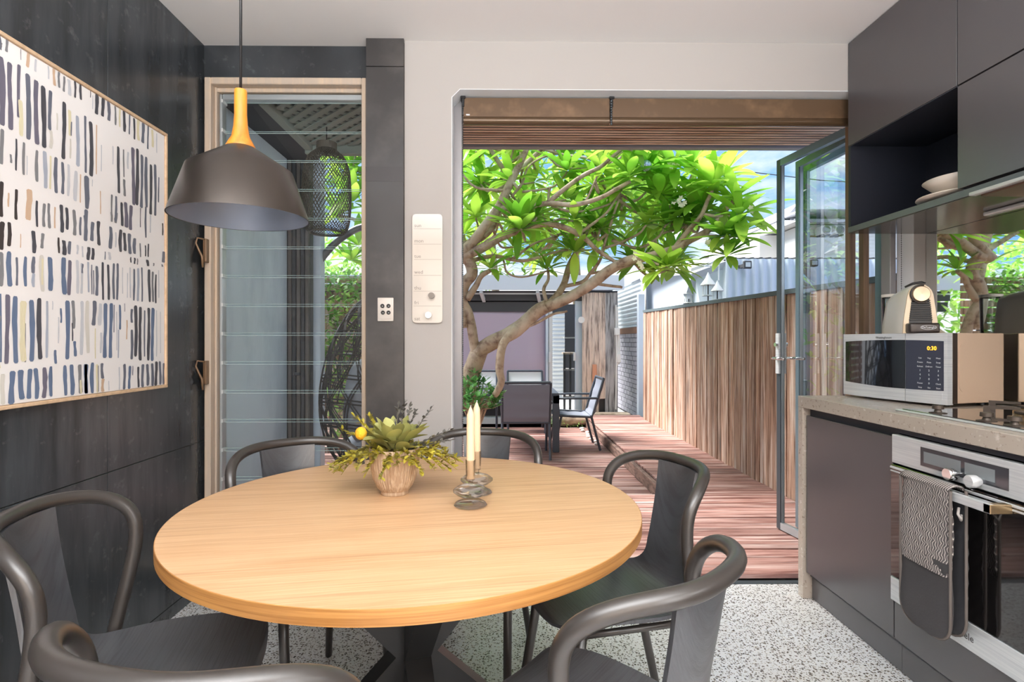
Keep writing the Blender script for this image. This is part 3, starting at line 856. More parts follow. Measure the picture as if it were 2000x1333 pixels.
door_panel(3, (f3.x, f3.y), (n3.x, n3.y), 'innermost folding glass door leaf hinged beside the kitchen', zt, fw=.045)

# ================================================================ kitchen: worktop and lower units
BX = 1.385                      # front of the worktop
BY1 = 2.555                     # far end
bz = at(1560, 773, BY1).z       # worktop height
bt = .052
bench = thing('stone_worktop', 'speckled beige stone worktop with a waterfall end panel under the microwave', 'worktop', (BX, BY1, 0))
p = MB(); p.rbox((BX, -.6, bz - bt), (XR - .012, BY1, bz), .002, 1); p.build('slab', stone_m, bench)
p = MB(); p.rbox((BX - .0, BY1 - .040, 0), (XR - .012, BY1 - .001, bz - bt), .002, 1); p.build('end_panel', stone_m, bench)
OV0, OV1 = 1.345, 1.945         # oven along the depth
ozt = at(1742, 848, OV1).z; ozb = at(1742, 1170, OV1).z
CXF = BX + .012                 # front plane of doors
def unit(y0_, y1_, lb, fronts):
    t = thing('base_cabinet', lb, 'cabinet', (CXF + .02, (y0_ + y1_) / 2, 0))
    p = MB(); p.box((CXF + .021, y0_ + .001, .105), (XR - .015, y1_ - .001, bz - bt - .002)); p.build('body', cab_dark, t)
    p = MB(); p.box((CXF + .03, y0_ + .001, .003), (CXF + .045, y1_ - .001, .104)); p.build('kickboard', cab_m, t)
    for (nm, z0, z1, ya, yb) in fronts:
        p = MB(); p.rbox((CXF, ya, z0), (CXF + .02, yb, z1), .0015, 1); p.build(nm, cab_m, t)
    return t
dz1 = bz - bt - .034
unit(OV1 + .001, BY1 - .043, 'tall handleless dark grey cupboard between the stone end panel and the oven', [('door', .125, dz1, OV1 + .003, BY1 - .05)])
unit(.745, OV0 - .001, 'dark grey base cupboard on the near side of the oven', [('door', .125, dz1, .75, OV0 - .003)])
unit(-.6, .743, 'dark grey base cupboard beside the camera', [('door', .125, dz1, -.598, .07), ('door', .125, dz1, .076, .741)])
# oven housing
oh = thing('oven_housing', 'dark grey housing cabinet with a low panel under the built-in oven', 'cabinet', (CXF + .02, (OV0 + OV1) / 2, 0))
p = MB(); p.box((CXF + .021, OV0, .105), (XR - .015, OV1, ozb - .004)); p.build('body', cab_dark, oh)
p = MB(); p.box((CXF + .004, OV0, ozt + .006), (CXF + .021, OV1, bz - bt - .002)); p.build('filler', cab_dark, oh)
p = MB(); p.box((CXF + .03, OV0, .003), (CXF + .045, OV1, .104)); p.build('kickboard', cab_m, oh)
p = MB(); p.rbox((CXF, OV0 + .002, .125), (CXF + .02, OV1 - .002, ozb - .004), .0015, 1); p.build('panel', cab_m, oh)
# oven
ov = thing('built_in_oven', 'stainless built-in oven with black glass door under the gas hob', 'oven', (CXF, (OV0 + OV1) / 2, ozb))
def onX(px, py, X):
    Y, z = on_wall(px, py, X); return Y, z
ypan, zpan = onX(1742, 905, CXF - .006)
p = MB(); p.box((CXF + .02, OV0 + .01, ozb + .005), (CXF + .50, OV1 - .01, ozt - .005)); p.build('body', cab_dark, ov)
p = MB(); p.rbox((CXF - .008, OV0, zpan + .004), (CXF + .02, OV1, ozt), .002, 1); cp = p.build('control_panel', stainless, ov)
ya, za = onX(1798, 873, CXF - .009); yb, zb = onX(1970, 960, CXF - .009)
yl, zl = onX(1797, 909, CXF - .009)
p = MB(); p.box((CXF - .0095, yb, zl), (CXF - .007, ya, za)); p.build('display_window', panel_glass, cp)
lcd = M('lcd_panel', srgb(130, 136, 140), .2)
ya2, za2 = onX(1804, 880, CXF - .010); yb2, zb2 = onX(1876, 915, CXF - .010); ya3, _ = onX(1884, 900, CXF - .010); yb3, _ = onX(1943, 920, CXF - .010)
for u0, u1 in ((yb2, ya2), (yb3, ya3)):
    p = MB(); p.box((CXF - .0102, u0, za2 - .040), (CXF - .0094, u1, za2 - .004)); p.build('screen', lcd, cp)
for px, py in ((1853, 927), (1896, 941)):
    y_, z_ = onX(px, py, CXF - .035)
    p = MB(); p.lathe([(0, -.034), (.017, -.034), (.019, -.031), (.0185, -.012), (.012, -.010), (.012, 0), (0, 0)], (CXF - .009, y_, z_), 28, axis='x'); p.build('knob', chrome if px < 1880 else stainless, cp, 40)
p = MB(); p.rbox((CXF - .012, OV0, ozb + .085), (CXF + .02, OV1, zpan - .002), .002, 1); dr = p.build('door', oven_glass, ov)
p = MB(); p.rbox((CXF - .013, OV0, ozb), (CXF + .02, OV1, ozb + .083), .002, 1); p.build('lower_trim', stainless, ov)
p = MB(); p.tube([(CXF - .012, OV1 - .002, zpan - .012), (CXF - .012, OV0, zpan - .012)], .0045, 6); p.tube([(CXF - .012, OV1 - .002, zpan - .024), (CXF - .012, OV0, zpan - .024)], .003, 6); p.build('vent_strip', stainless, ov)
tl = text('Miele', .03, (CXF - .0136, 0, 0), print_dark, ov, rot=(pi/2, 0, -pi/2), align='LEFT')
ty, tz = onX(1866, 1226, CXF - .0136); tl.location = Vector((CXF - .0136, ty, tz - .014)) - worldloc(ov)
# handle: flat bar on posts
HX = CXF - .068
yh1, zh1 = onX(1800, 942, HX); yh0, zh0 = onX(1938, 1004, HX)
zh = (zh1 + zh0) / 2
p = MB(); p.rbox((HX - .006, yh0, zh - .013), (HX + .006, yh1 + .06, zh + .013), .0015, 1)
hb = p.build('handle', stainless, ov)
p = MB(); p.rbox((HX - .006, yh0 - .001, zh - .0128), (CXF - .012, yh0 + .022, zh + .0128), .0015, 1); p.build('handle_post', brass, hb)
p = MB(); p.rbox((HX + .0061, yh1 + .04, zh - .0128), (CXF - .012, yh1 + .06, zh + .0128), .0015, 1); p.build('handle_post', brass, hb)
# oven racks showing behind the glass are reflections in the photo; the dark glass stays plain

# oven mitt: one long strip folded over the handle, a pocket at each end
def strip(y0_, y1_, xf, zt_, zb_, mat, name, par, th=.012, quilt=.004, hole=0, round_=.055, nx=14, nz_=22):
    rows = []
    for i in range(nz_ + 1):
        t = i / nz_; z_ = zt_ + (zb_ - zt_) * t
        row = []
        hb_ = (z_ - zb_)
        w = (y1_ - y0_) / 2
        wr = w if hb_ > round_ else max(.012, w - round_ + sqrt(max(0, round_**2 - (round_ - hb_)**2)))
        for j in range(nx + 1):
            s_ = j / nx * 2 - 1
            y_ = (y0_ + y1_) / 2 + s_ * wr
            q1 = abs(sin((y_ * 1.0 + z_) * pi / .045)); q2 = abs(sin((y_ - z_ * 1.0) * pi / .045))
            bulge = (min(1, q1 * 1.6) * min(1, q2 * 1.6)) * quilt + th * .5 * (1 - abs(s_) ** 6)
            row.append((xf - bulge + .004 * sin(t * 5 + s_), y_, z_))
        rows.append(row)
    p = MB(); p.shell(rows, .005); return p.build(name, mat, par, 50)
my1, _ = onX(1757, 1000, HX - .02); my0, _ = onX(1853, 1100, HX - .02)
mzb = onX(1800, 1228, HX - .02)[1]; mzm = onX(1800, 1080, HX - .02)[1] ; 
mitt = thing('oven_mitt', 'quilted grey double oven glove folded over the oven handle', 'oven glove', (HX, (my0 + my1) / 2, mzb))
zt_ = zh + .018
strip(my0, my1, HX - .010, zt_, mzm - .04, mitt_pat, 'quilted_top', mitt, nx=24, nz_=36, round_=.001)
strip(my0 - .002, my1 + .002, HX - .014, mzm, mzb, mitt_m, 'pocket', mitt, quilt=.0008, nx=14, nz_=20)
strip(my0 - .004, my1 - .01, HX + .030, zt_ - .01, mzb + .012, mitt_dark, 'inner_side', mitt, nx=24, nz_=40)
# fold over the bar
rows = []
for i in range(9):
    a_ = pi * i / 8
    rows.append([(HX + .005 - .021 * cos(a_), my0 + (my1 - my0) * j / 12, zt_ - .002 + .013 * sin(a_)) for j in range(13)])
p = MB(); p.shell(rows, .004); p.build('fold', mitt_pat, mitt, True)
p = MB()
def rim(x, ya_, yb_, top, bot, r=.055):
    P = [(x, ya_, top)]
    P += [(x, ya_, bot + r)] + [(x, ya_ + r - r * cos(a), bot + r - r * sin(a)) for a in [pi/2 * k/5 for k in range(1, 6)]]
    P += [(x, yb_ - r + r * sin(a), bot + r - r * cos(a)) for a in [pi/2 * k/5 for k in range(0, 6)]] + [(x, yb_, top)]
    return P
p.tube(rim(HX - .016, my0 - .001, my1 + .001, zt_, mzb), .0045, 6)
p.tube(rim(HX + .028, my0 - .004, my1 - .010, zt_, mzb + .012), .0045, 6)
p.build('edge_binding', M('binding', srgb(96, 88, 84), .8), mitt, True)
ly, lz = onX(1850, 1012, HX)
p = MB(); p.tube([(HX + .005, my0 - .006, zh - .03), (HX - .006, my0 - .016, zh - .045), (HX + .001, my0 - .018, zh - .062), (HX + .010, my0 - .008, zh - .05)], .004, 6); p.build('hanging_loop', M('loop', srgb(176, 170, 166), .7), mitt, True)

# gas hob
h0y, h1y = 1.33, onX(1800, 800, BX + .06)[0]
hob_y1 = 2.0
hob = thing('gas_hob', 'glass-topped gas hob with cast iron trivets set in the worktop', 'hob', (1.70, 1.65, bz))
hx0 = BX + .055; hx1 = XR - .07
p = MB(); p.rbox((hx0, 1.13, bz), (hx1, hob_y1, bz + .006), .002, 1); p.build('base_frame', stainless, hob)
p = MB(); p.rbox((hx0 + .016, 1.145, bz + .006), (hx1 - .01, hob_y1 - .015, bz + .0085), .001, 1); p.build('glass_top', black_glass, hob)
for px, py in ((1832, 806), (1927, 822), (1982, 832)):
    Yk = None
    # knobs stand in a row along the front edge
    X0 = hx0 + .05; yk, zk = onX(px, py, X0)
    p = MB(); p.lathe([(0, 0), (.022, 0), (.022, .002), (.012, .003), (.009, .012), (.017, .014), (.016, .026), (0, .027)], (X0, yk, bz + .0085), 20); p.lathe([(0, 0), (.026, 0), (.026, .001), (0, .001)], (X0, yk, bz + .0086), 20)
    p.build('knob', cast_iron, hob, 40)
for bx_, by_, br in ((1.80, 1.86, .034), (1.66, 1.70, .05), (1.80, 1.38, .045), (1.62, 1.30, .034)):
    p = MB(); p.lathe([(0, 0), (br * 1.25, 0), (br * 1.25, .006), (br, .008), (br, .016), (br * .6, .018), (0, .018)], (bx_, by_, bz + .0085), 28); bn = p.build('burner', brass, hob, 40)
    p = MB(); p.lathe([(0, 0), (br * .92, 0), (br * .92, .005), (0, .006)], (bx_, by_, bz + .027), 28); p.build('burner_cap', cast_iron, bn, 40)
    p = MB(); tr_ = br + .07
    for k_ in range(4):
        a_ = pi / 4 + k_ * pi / 2; d_ = Vector((cos(a_), sin(a_), 0)); c_ = Vector((bx_, by_, bz))
        o_ = c_ + d_ * tr_; i_ = c_ + d_ * (br * .6)
        sd_ = Vector((-d_.y, d_.x, 0)) * .003
        P = [o_ + Vector((0,0,.0086)), o_ + Vector((0,0,.044)), i_ + Vector((0,0,.044)), i_ + Vector((0,0,.036)), o_ - d_ * .018 + Vector((0,0,.034)), o_ - d_ * .018 + Vector((0,0,.0086))]
        p.prism([v - sd_ for v in P], 0, ext=sd_ * 2)
    p.build('trivet', cast_iron, hob)

# mirror splashback
b = MB(); b.rbox((XR - .008, -.6, bz + .001), (XR - .001, YW - .004, 1.684), .001, 1)
o = b.build('splashback', mirror_m); rebase(o, (XR - .004, 1, bz)); tag(o, 'large mirrored splashback on the wall between worktop and upper cabinets', 'splashback')

# ================================================================ upper cabinets
UX = 1.633
uz0 = at(1660, 456, YW).z
nz0_, nz1_ = uz0 + .028, at(1660, 290, YW).z
yn, _ = onX(1869, 200, UX)
yl_, zsp = onX(1868, 185, UX)
def ucab(y0_, y1_, z0, z1, lb, nm='upper_cabinet'):
    t = thing(nm, lb, 'cabinet', (UX, (y0_ + y1_) / 2, z0))
    p = MB(); p.box((UX + .019, y0_ + .001, z0 + .001), (XR - .001, y1_ - .001, z1 - .001)); p.build('body', cab_m, t)
    p = MB(); p.rbox((UX, y0_ + .0015, z0 + .002), (UX + .018, y1_ - .0015, z1 - .002), .001, 1); p.build('door', cab_m, t)
    return t
zj = nz1_ + .006
ucab(yn, YW - .003, zj, ZC - .002, 'upper dark grey cupboard above the open niche, beside the end wall')
ucab(1.15, yn - .001, zj, ZC - .002, 'upper dark grey cupboard touching the ceiling, nearer than the niche')
ucab(.3, 1.148, zj, ZC - .002, 'upper dark grey cupboard at the ceiling beside the camera')
ucab(1.15, yn - .001, uz0 + .034, zj - .002, 'lower wall cupboard with a green-grey sheen beside the niche')
ucab(.3, 1.148, uz0 + .034, zj - .002, 'lower wall cupboard beside the camera')
ni = thing('open_niche_shelf', 'open dark niche with a shelf holding the stacked dishes', 'shelf', (UX, (yn + YW) / 2, uz0))
p = MB(); p.rbox((UX, .3, uz0), (XR - .001, YW - .003, uz0 + .026), .001, 1); p.build('shelf', M('shelf_edge', srgb(92, 96, 98), .3, .1, spec=.7), ni)
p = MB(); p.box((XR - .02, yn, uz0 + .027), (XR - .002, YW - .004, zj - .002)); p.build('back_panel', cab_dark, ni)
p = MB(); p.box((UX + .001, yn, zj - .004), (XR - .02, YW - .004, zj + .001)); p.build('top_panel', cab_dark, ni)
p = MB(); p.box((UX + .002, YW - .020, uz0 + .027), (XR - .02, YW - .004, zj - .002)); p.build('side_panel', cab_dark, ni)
p = MB(); p.box((UX + .006, .3, uz0 - .003), (XR - .012, YW - .006, uz0 - .0005)); p.build('underside', cab_bottom, ni)
# rangehood
rh = thing('rangehood', 'slim slide-out rangehood with a steel front edge under the wall cupboards', 'rangehood', (UX, 1.5, uz0))
ya, za = onX(1896, 398, UX - .012)
p = MB(); p.rbox((UX - .020, .95, uz0 - .008), (UX + .006, ya, uz0 + .004), .003, 2); p.build('front_edge', stainless, rh, 40)
p = MB(); p.box((UX + .006, .95, uz0 - .014), (UX + .24, ya - .02, uz0 - .0035)); p.build('filter_panel', M('filter', srgb(120, 92, 78), .3, .4), rh)
p = MB(); p.rbox((UX + .25, .9, uz0 - .020), (UX + .28, ya + .25, uz0 - .004), .004, 2); p.build('light_strip', stainless, rh)
# dishes
yb_, zb_ = onX(1850, 395, UX + .06)
dc = Vector((UX + .15, yn + .13, nz0_ + .0005))
p = MB(); p.lathe([(0, 0), (.07, 0), (.13, .010), (.162, .017), (.160, .021), (.12, .014), (.07, .006), (0, .005)], dc, 48)
o = p.build('plate', ceramic, None, True); rebase(o, dc); tag(o, 'shallow white plate underneath the bowl on the niche shelf', 'plate')
p = MB(); bc = dc + Vector((.0, -.015, .0065)); p.lathe([(0, 0), (.055, 0), (.085, .018), (.125, .048), (.150, .072), (.147, .074), (.12, .052), (.08, .022), (.05, .006), (0, .005)], bc, 48)
o = p.build('bowl', ceramic, None, True); rebase(o, bc); tag(o, 'wide cream bowl resting on the plate in the niche', 'bowl')

# ================================================================ microwave
mf = at(1649, 700, 2.53); mn = at(1852, 700, 2.075)
ux = Vector((mf.x - mn.x, mf.y - mn.y, 0)); mw_w = ux.length; ang = atan2(ux.y, ux.x)
# local frame: +X along the front from near corner to far corner, +Y out of the front into the room
mw = thing('microwave_oven', 'stainless microwave with dark door window and orange digits on the worktop', 'microwave', (mn.x, mn.y, bz), ang)
mzt = 1.2105 - bz; mzb_ = .014; MD = .285
def MBl(): return MB()
def L3(u, v, w): return (u, v, w)
p = MB(); p.rbox((0.0, -MD, mzb_), (mw_w, -.022, mzt), .004, 2); bd = p.build('body', stainless_warm, mw, local=True)
p = MB(); p.prism([( -.0015, v, w) for v, w in rounded_rect(-MD + .05, mzb_ + .045, -.055, mzt - .04, .02)], 0, ext=(.002, 0, 0)); p.build('embossed_panel', stainless_warm, bd, local=True)
p = MB(); p.rbox((-.001, -.046, mzb_), (.004, -.021, mzt), .001, 1); p.build('side_trim', M('dark_trim', srgb(64, 50, 42), .3, .4), bd, local=True)
# curved front: bulges in the middle
def front_y(u): return .004 + .018 * (1 - ((u - mw_w / 2) / (mw_w / 2)) ** 2)
def face(u0, u1, z0f, z1f, lift, th, name, mat, par, n=16):
    rows = []
    for i in range(n + 1):
        u = u0 + (u1 - u0) * i / n; y_ = front_y(u) + lift
        za_ = z0f(u) if callable(z0f) else z0f; zb_ = z1f(u) if callable(z1f) else z1f
        rows.append([(u, y_ - th, za_), (u, y_, za_), (u, y_, zb_), (u, y_ - th, zb_)])
    p = MB(); p.grid(rows, closed=True); p.add(rows[0], [(0, 1, 2, 3)]); p.add(rows[-1], [(3, 2, 1, 0)])
    return p.build(name, mat, par, 30, local=True)
split = .155 * 1.0
face(split + .0015, mw_w, mzb_ - .004, mzt, 0, .028, 'door', stainless, mw)
dm = mw.children[-1] if mw.children else bd
face(0, split - .0015, mzb_ - .004, mzt, 0, .028, 'control_panel', stainless, mw)
def ztopc(u): return mzt - .036 + .010 * (1 - ((u - mw_w * .45) / (mw_w * .6)) ** 2)
def zbotc(u): return mzb_ + .052 - .006 * (1 - ((u - mw_w * .45) / (mw_w * .6)) ** 2) + .012 * max(0, (u / mw_w - .5))
face(split + .0015, mw_w - .014, zbotc, ztopc, .0008, .002, 'door_window', black_glass, mw, 18)
face(.012, split - .0015, zbotc, ztopc, .0008, .002, 'keypad', M('keypad', srgb(58, 62, 76), .25), mw, 10)
face(.018, split - .014, mzb_ + .014, mzb_ + .040, .0015, .002, 'open_button', stainless, mw, 6)
def mtext(s, size, u, z_, mat, ext=.0002, al='CENTER'):
    cu = bpy.data.curves.new('lettering', 'FONT'); cu.body = s; cu.size = size; cu.align_x = al; cu.extrude = ext; cu.resolution_u = 2
    cu.materials.append(mat)
    o = meshed(cu, 'lettering'); o.parent = mw
    o.location = (u, front_y(u) + .0028, z_); o.rotation_euler = (pi/2, 0, pi); return o
mtext('0:30', .022, .052, mzt - .066, led_m)
mtext('Westinghouse', .013, mw_w * .53, mzt - .020, print_dark)
rows_ = ['Fish Veg Meat', 'Potato Pizza Soup', 'Reheat Defrost Timer', '1 2 3', '4 5 6', '7 8 9', 'Power 0 Clock', 'Stop Set Start']
for i, r_ in enumerate(rows_):
    for j, w_ in enumerate(r_.split()):
        mtext(w_, .0085 if len(w_) > 1 else .011, .095 - j * .033 , mzt - .100 - i * .0165, print_white)
p = MB()
for u, v in ((.05, -.05), (mw_w - .08, -.05), (.05, -MD + .05), (mw_w - .08, -MD + .05)):
    p = MB(); p.lathe([(0, 0), (.016, 0), (.014, mzb_ + .002), (0, mzb_ + .002)], (u, v, .0005), 14); p.build('foot', black_plastic, mw, 40, local=True)

# ================================================================ coffee machine on top of it
cmx = at(1797, 650, 2.21)
cm = thing('coffee_machine', 'small cream capsule coffee machine with ribbed black front on top of the microwave', 'coffee machine', (cmx.x, 2.21, 1.2115), radians(-17))
# local: +Y to the back, front at y = 0
wB = .125; HB = .20
def outline(w, h):
    P = [(-w/2, 0), (w/2, 0)]
    P += [(w/2 * .96, h * .25), (w/2 * .80, h * .62)]
    for k_ in range(9):
        a_ = radians(10) + radians(160) * k_ / 8
        P.append((w/2 * .74 * cos(a_), h * .74 + h * .26 * sin(a_)))
    P += [(-w/2 * .80, h * .62), (-w/2 * .96, h * .25)]
    return P
cream = M('cream_plastic', srgb(228, 222, 212), .3, spec=.6)
p = MB()
rows = []
for y_, s_, hs in ((.0, .93, .97), (.008, .99, 1.0), (.09, 1.0, .985), (.20, .98, .90), (.235, .93, .85), (.24, .85, .80)):
    rows.append([Vector((x * s_, y_, z_ * hs)) for x, z_ in outline(wB, HB)])
p.grid(rows, closed=True); n_ = len(rows[0]); p.add(rows[0], [tuple(range(n_))]); p.add(rows[-1], [tuple(reversed(range(n_)))])
p.build('body', cream, cm, 50, local=True)
# front frame, an arch with the warm room reflection put into its colour
p = MB()
ro = [Vector((x * .97, -.004, z_ * .985)) for x, z_ in outline(wB, HB)]; ri = [Vector((x * .66, -.004, z_ * .80 + .012)) for x, z_ in outline(wB, HB)]
ro2 = [v + Vector((0, .008, 0)) for v in ro]; ri2 = [v + Vector((0, .008, 0)) for v in ri]
p.grid([ro2, ro, ri, ri2], closed=True)
p.build('front_frame', M('front_frame_plastic', srgb(226, 204, 172), .28, spec=.6), cm, 50, local=True)
p = MB(); p.prism([(x * .70, -.001, z_ * .82 + .008) for x, z_ in outline(wB, HB)], 0, ext=(0, .004, 0)); p.build('front_plate', black_plastic, cm, local=True)
for k_ in range(10):
    z_ = .052 + k_ * .0085; w_ = .040 - k_ * .0009
    p = MB(); p.rbox((-w_, -.009, z_), (w_, .0, z_ + .0052), .001, 1); p.build('rib', black_plastic, cm, local=True)
p = MB(); p.lathe([(0, .014), (.029, .012), (.033, .006), (.033, 0), (0, 0)], (0, -.004, .158), 32, axis='y')
for v in p.v: v.y = -.008 - v.y if v.y > 0 else v.y
p.build('head_disc', M('head_disc_metal', srgb(190, 168, 142), .25, .6), cm, 40, local=True)
p = MB(); p.tube([(.036 * cos(a_), -.010, .158 + .036 * sin(a_)) for a_ in [radians(75 + 230 * k_ / 20) for k_ in range(21)]], .0035, 8); p.build('head_ring', M('ring_dark', srgb(52, 46, 42), .3, .3), cm, True, local=True)
p = MB(); p.tube([(-.042, .03, .190), (-.02, .015, .202), (.008, .005, .206), (.022, .01, .203)], [.004, .005, .005, .003], 8); p.build('lever', black_plastic, cm, True, local=True)
p = MB(); p.rbox((-.052, -.045, .0), (.052, .004, .040), .007, 3); p.build('drip_tray', M('drip_dark', srgb(50, 42, 38), .3, .2), cm, 40, local=True)
cu = bpy.data.curves.new('lettering', 'FONT'); cu.body = "De'Longhi"; cu.size = .0115; cu.align_x = 'CENTER'; cu.extrude = .0002; cu.materials.append(print_white)
o = meshed(cu, 'lettering'); o.parent = cm; o.location = (0.012, -.0456, .019); o.rotation_euler = (pi/2, 0, 0)
p = MB(); p.tube([(.012 + .027 * cos(a_), -.0456, .0225 + .0085 * sin(a_)) for a_ in [2*pi*k_/24 for k_ in range(24)]], .0007, 5, closed=True); p.build('badge_ring', print_white, cm, local=True)
p = MB(); p.lathe([(0, 0), (.036, 0), (.038, .006), (.040, .12), (.041, .16), (.039, .162), (0, .162)], (.0, .285, .004), 24); p.build('water_tank', glassy('tank', (.85, .93, .93, 1), .02, 1.45, 1.5), cm, 40, local=True)
p = MB(); p.lathe([(0, 0), (.043, 0), (.043, .012), (0, .016)], (.0, .285, .167), 24); p.build('tank_lid', cream, cm, 40, local=True)
p = MB(); p.rbox((-.045, .24, 0), (.045, .325, .004), .002, 1); p.build('tank_base', black_plastic, cm, local=True)

# ================================================================ dining table
TC = Vector((-.232, 1.507, 0)); TH_ = .74; TR = .60
tcp = at(809, 700, 1.507)
tb = thing('dining_table', 'round oak-look dining table on a black crossed base', 'table', TC, radians(0))
p = MB(); p.lathe([(0, TH_ - .030), (TR - .001, TH_ - .030), (TR - .001, TH_), (0, TH_)], TC, 128); tt = p.build('tabletop', oak_top, tb, 30)
tt.rotation_euler = (0, 0, radians(9))
p = MB(); p.lathe([(TR - .001, TH_ - .0302), (TR + .0004, TH_ - .0296), (TR + .0008, TH_ - .015), (TR + .0004, TH_ - .0006), (TR - .001, TH_ + .0002)], TC, 128); p.build('edge_band', oak_edge, tt, 50)
zm = .345
for k_ in range(4):
    a_ = radians(18 + 90 * k_)
    d_ = Vector((cos(a_), sin(a_), 0))
    p = MB(); C_ = TC + Vector((0, 0, zm))
    hw = .04; sd_ = Vector((-d_.y, d_.x, 0)) * .034
    lo = TC + d_ * .36; hi = TC + d_ * .33 + Vector((0, 0, TH_ - .032))
    P = [lo + Vector((0,0,.002)) + d_ * .05, C_ + d_ * .055, hi + d_ * .05, hi - d_ * .06, C_ - d_ * .0 + Vector((0,0,.055)), C_ - Vector((0,0,.055)), lo - d_ * .06 + Vector((0,0,.002))]
    p.prism([v - sd_ for v in P], 0, ext=sd_ * 2)
    p.build('leg', black_metal, tb)

# ================================================================ dining chairs
def make_chair(loc, rz, label):
    t = thing('dining_chair', label, 'chair', loc, rz, 'dining chairs around the round table')
    # rail: half path mirrored
    H = [(0, -.150, .82), (.088, -.144, .82), (.160, -.094, .814), (.2005, -.0475, .797), (.217, -.031, .782), (.217, -.001, .754), (.212, -.001, .666), (.187, -.043, .452)]
    P = [Vector((-x, y, z)) for x, y, z in reversed(H[1:])] + [Vector(h) for h in H]
    p = MB(); p.tube(even(catmull(P, 6), 84, 7), .0158, 12); p.build('arm_rail', chair_tube, t, True, local=True)
    # legs
    for sx in (-1, 1):
        for (x0, y0_, x1, y1_) in ((.150, .262, .160, .335), (.125, -.05, .165, -.165)):
            p = MB(); p.tube([(sx * x0, y0_, .440), (sx * (x0 + (x1-x0)*.2), y0_ + (y1_-y0_)*.2, .34), (sx * x1, y1_, .004)], [.0145, .0140, .0125], 12)
            lg = p.build('leg', chair_tube, t, True, local=True)
            p = MB(); p.lathe([(0, 0), (.0105, 0), (.0105, .006), (0, .006)], (sx * x1, y1_, 0), 12); p.build('foot_pad', black_plastic, lg, local=True)
    p = MB(); p.tube([(-.150, .262, .440), (-.187, -.043, .450), (-.125, -.05, .436), (.125, -.05, .436), (.187, -.043, .450), (.150, .262, .440)], .010, 8, closed=True)
    p.build('seat_frame', chair_tube, t, True, local=True)
    # shell: (y, z, half width)
    S = [(.322, .442, .115), (.306, .455, .160), (.22, .464, .190), (.12, .461, .200), (.04, .457, .196), (-.02, .458, .176), (-.062, .474, .138), (-.088, .512, .108), (-.104, .57, .094), (-.118, .65, .089), (-.132, .73, .090), (-.144, .808, .095)]
    SS = catmull([(a, b_, c_) for a, b_, c_ in S], 5)
    rows = []
    for v in SS:
        y, z, w = v
        k_ = max(0, min(1, (z - .47) / .1))
        row = []
        for j in range(13):
            s_ = j / 12 * 2 - 1
            row.append((s_ * w, y + k_ * .020 * s_ * s_, z + (1 - k_) * .014 * abs(s_) ** 3))
        rows.append(row)
    cut = 5 * 7
    p = MB(); p.shell(rows[:cut + 1], .009); p.build('seat', chair_ply, t, 50, local=True)
    p = MB(); p.shell(rows[cut:], .009); p.build('backrest', chair_ply, t, 50, local=True)
    return t
def facing(c, deg):  # chair behind the table edge: local +y looks along deg
    return radians(deg - 90)
CH = [
    ((-.861, 1.184, 0), 13.3, 'dark dining chair against the black steel wall, whole seat in view at the left'),
    ((-.661, 1.843, 0), -49.6, 'dark dining chair behind the table in front of the louvre window'),
    ((-.075, 2.035, 0), -100.6, 'dark dining chair behind the candles with its back to the garden'),
    ((.411, 1.601, 0), 196.9, 'dark dining chair right of the table nearest the open doorway'),
    ((.232, .943, 0), 135.8, 'dark dining chair at the front right of the table, nearest the oven'),
    ((-.379, .732, 0), 74.5, 'dark dining chair nearest the camera, cut by the lower edge'),
]
c0 = make_chair((0, 0, 0), 0, '')
for i, (l_, dg, lb) in enumerate(CH):
    c = c0 if i == 0 else copy_tree(c0)
    c.location = l_; c.rotation_euler = (0, 0, radians(dg - 90)); c['label'] = lb

# ================================================================ pendant lamp
lc = at(470, 500, 1.36)
def lz(py): return at(466, py, 1.36).z
LP = Vector((lc.x, 1.36, 0))
lp = thing('pendant_lamp', 'black pendant lamp with an orange wooden neck hanging over the table', 'lamp', (lc.x, 1.36, lz(428)))
zr = lz(427); rr = at(604, 500, 1.36).x - lc.x
rr = (at(604, 500, 1.36).x - at(328, 500, 1.36).x) / 2
rr *= .925; zs = lz(334); zn = lz(289); zt2 = lz(176)
prof = [(.030, zn + .003), (.034, zn), (rr * .755, zs), (rr, zr)]
p = MB(); p.lathe(prof + [(rr - .003, zr + .0005)], LP, 72); sh = p.build('lamp_shade', lamp_metal, lp, 40)
p = MB(); p.lathe([(r_ - .0045, z_ - .003) for r_, z_ in prof[1:-1]] + [(rr - .003, zr + .0005)], LP, 72); p.build('shade_lining', lamp_inner, sh, 40)
p = MB(); p.lathe([(0, zt2), (.0135, zt2), (.0145, zt2 - .004), (.0145, zt2 - .06), (.0165, zt2 - .09), (.021, zt2 - .115), (.029, zn + .012), (.034, zn + .002), (.034, zn), (0, zn)], LP, 32); p.build('neck', lamp_wood, lp, 50)
p = MB(); p.tube([(lc.x, 1.36, zt2 - .01), (lc.x + .001, 1.36, ZC - .02)], .0034, 8); p.build('cord', black_plastic, lp, True)
p = MB(); p.lathe([(0, ZC - .022), (.05, ZC - .022), (.055, ZC - .016), (.055, ZC - .001), (0, ZC - .001)], LP, 32); p.build('ceiling_rose', black_metal, lp, 40)
p = MB(); p.lathe([(0, zs - .075), (.018, zs - .072), (.030, zs - .055), (.028, zs - .035), (.015, zs - .012), (.013, zs + .02), (0, zs + .02)], LP, 20); p.build('bulb', M('bulb_glass', srgb(205, 210, 220), .2), lp, 50)

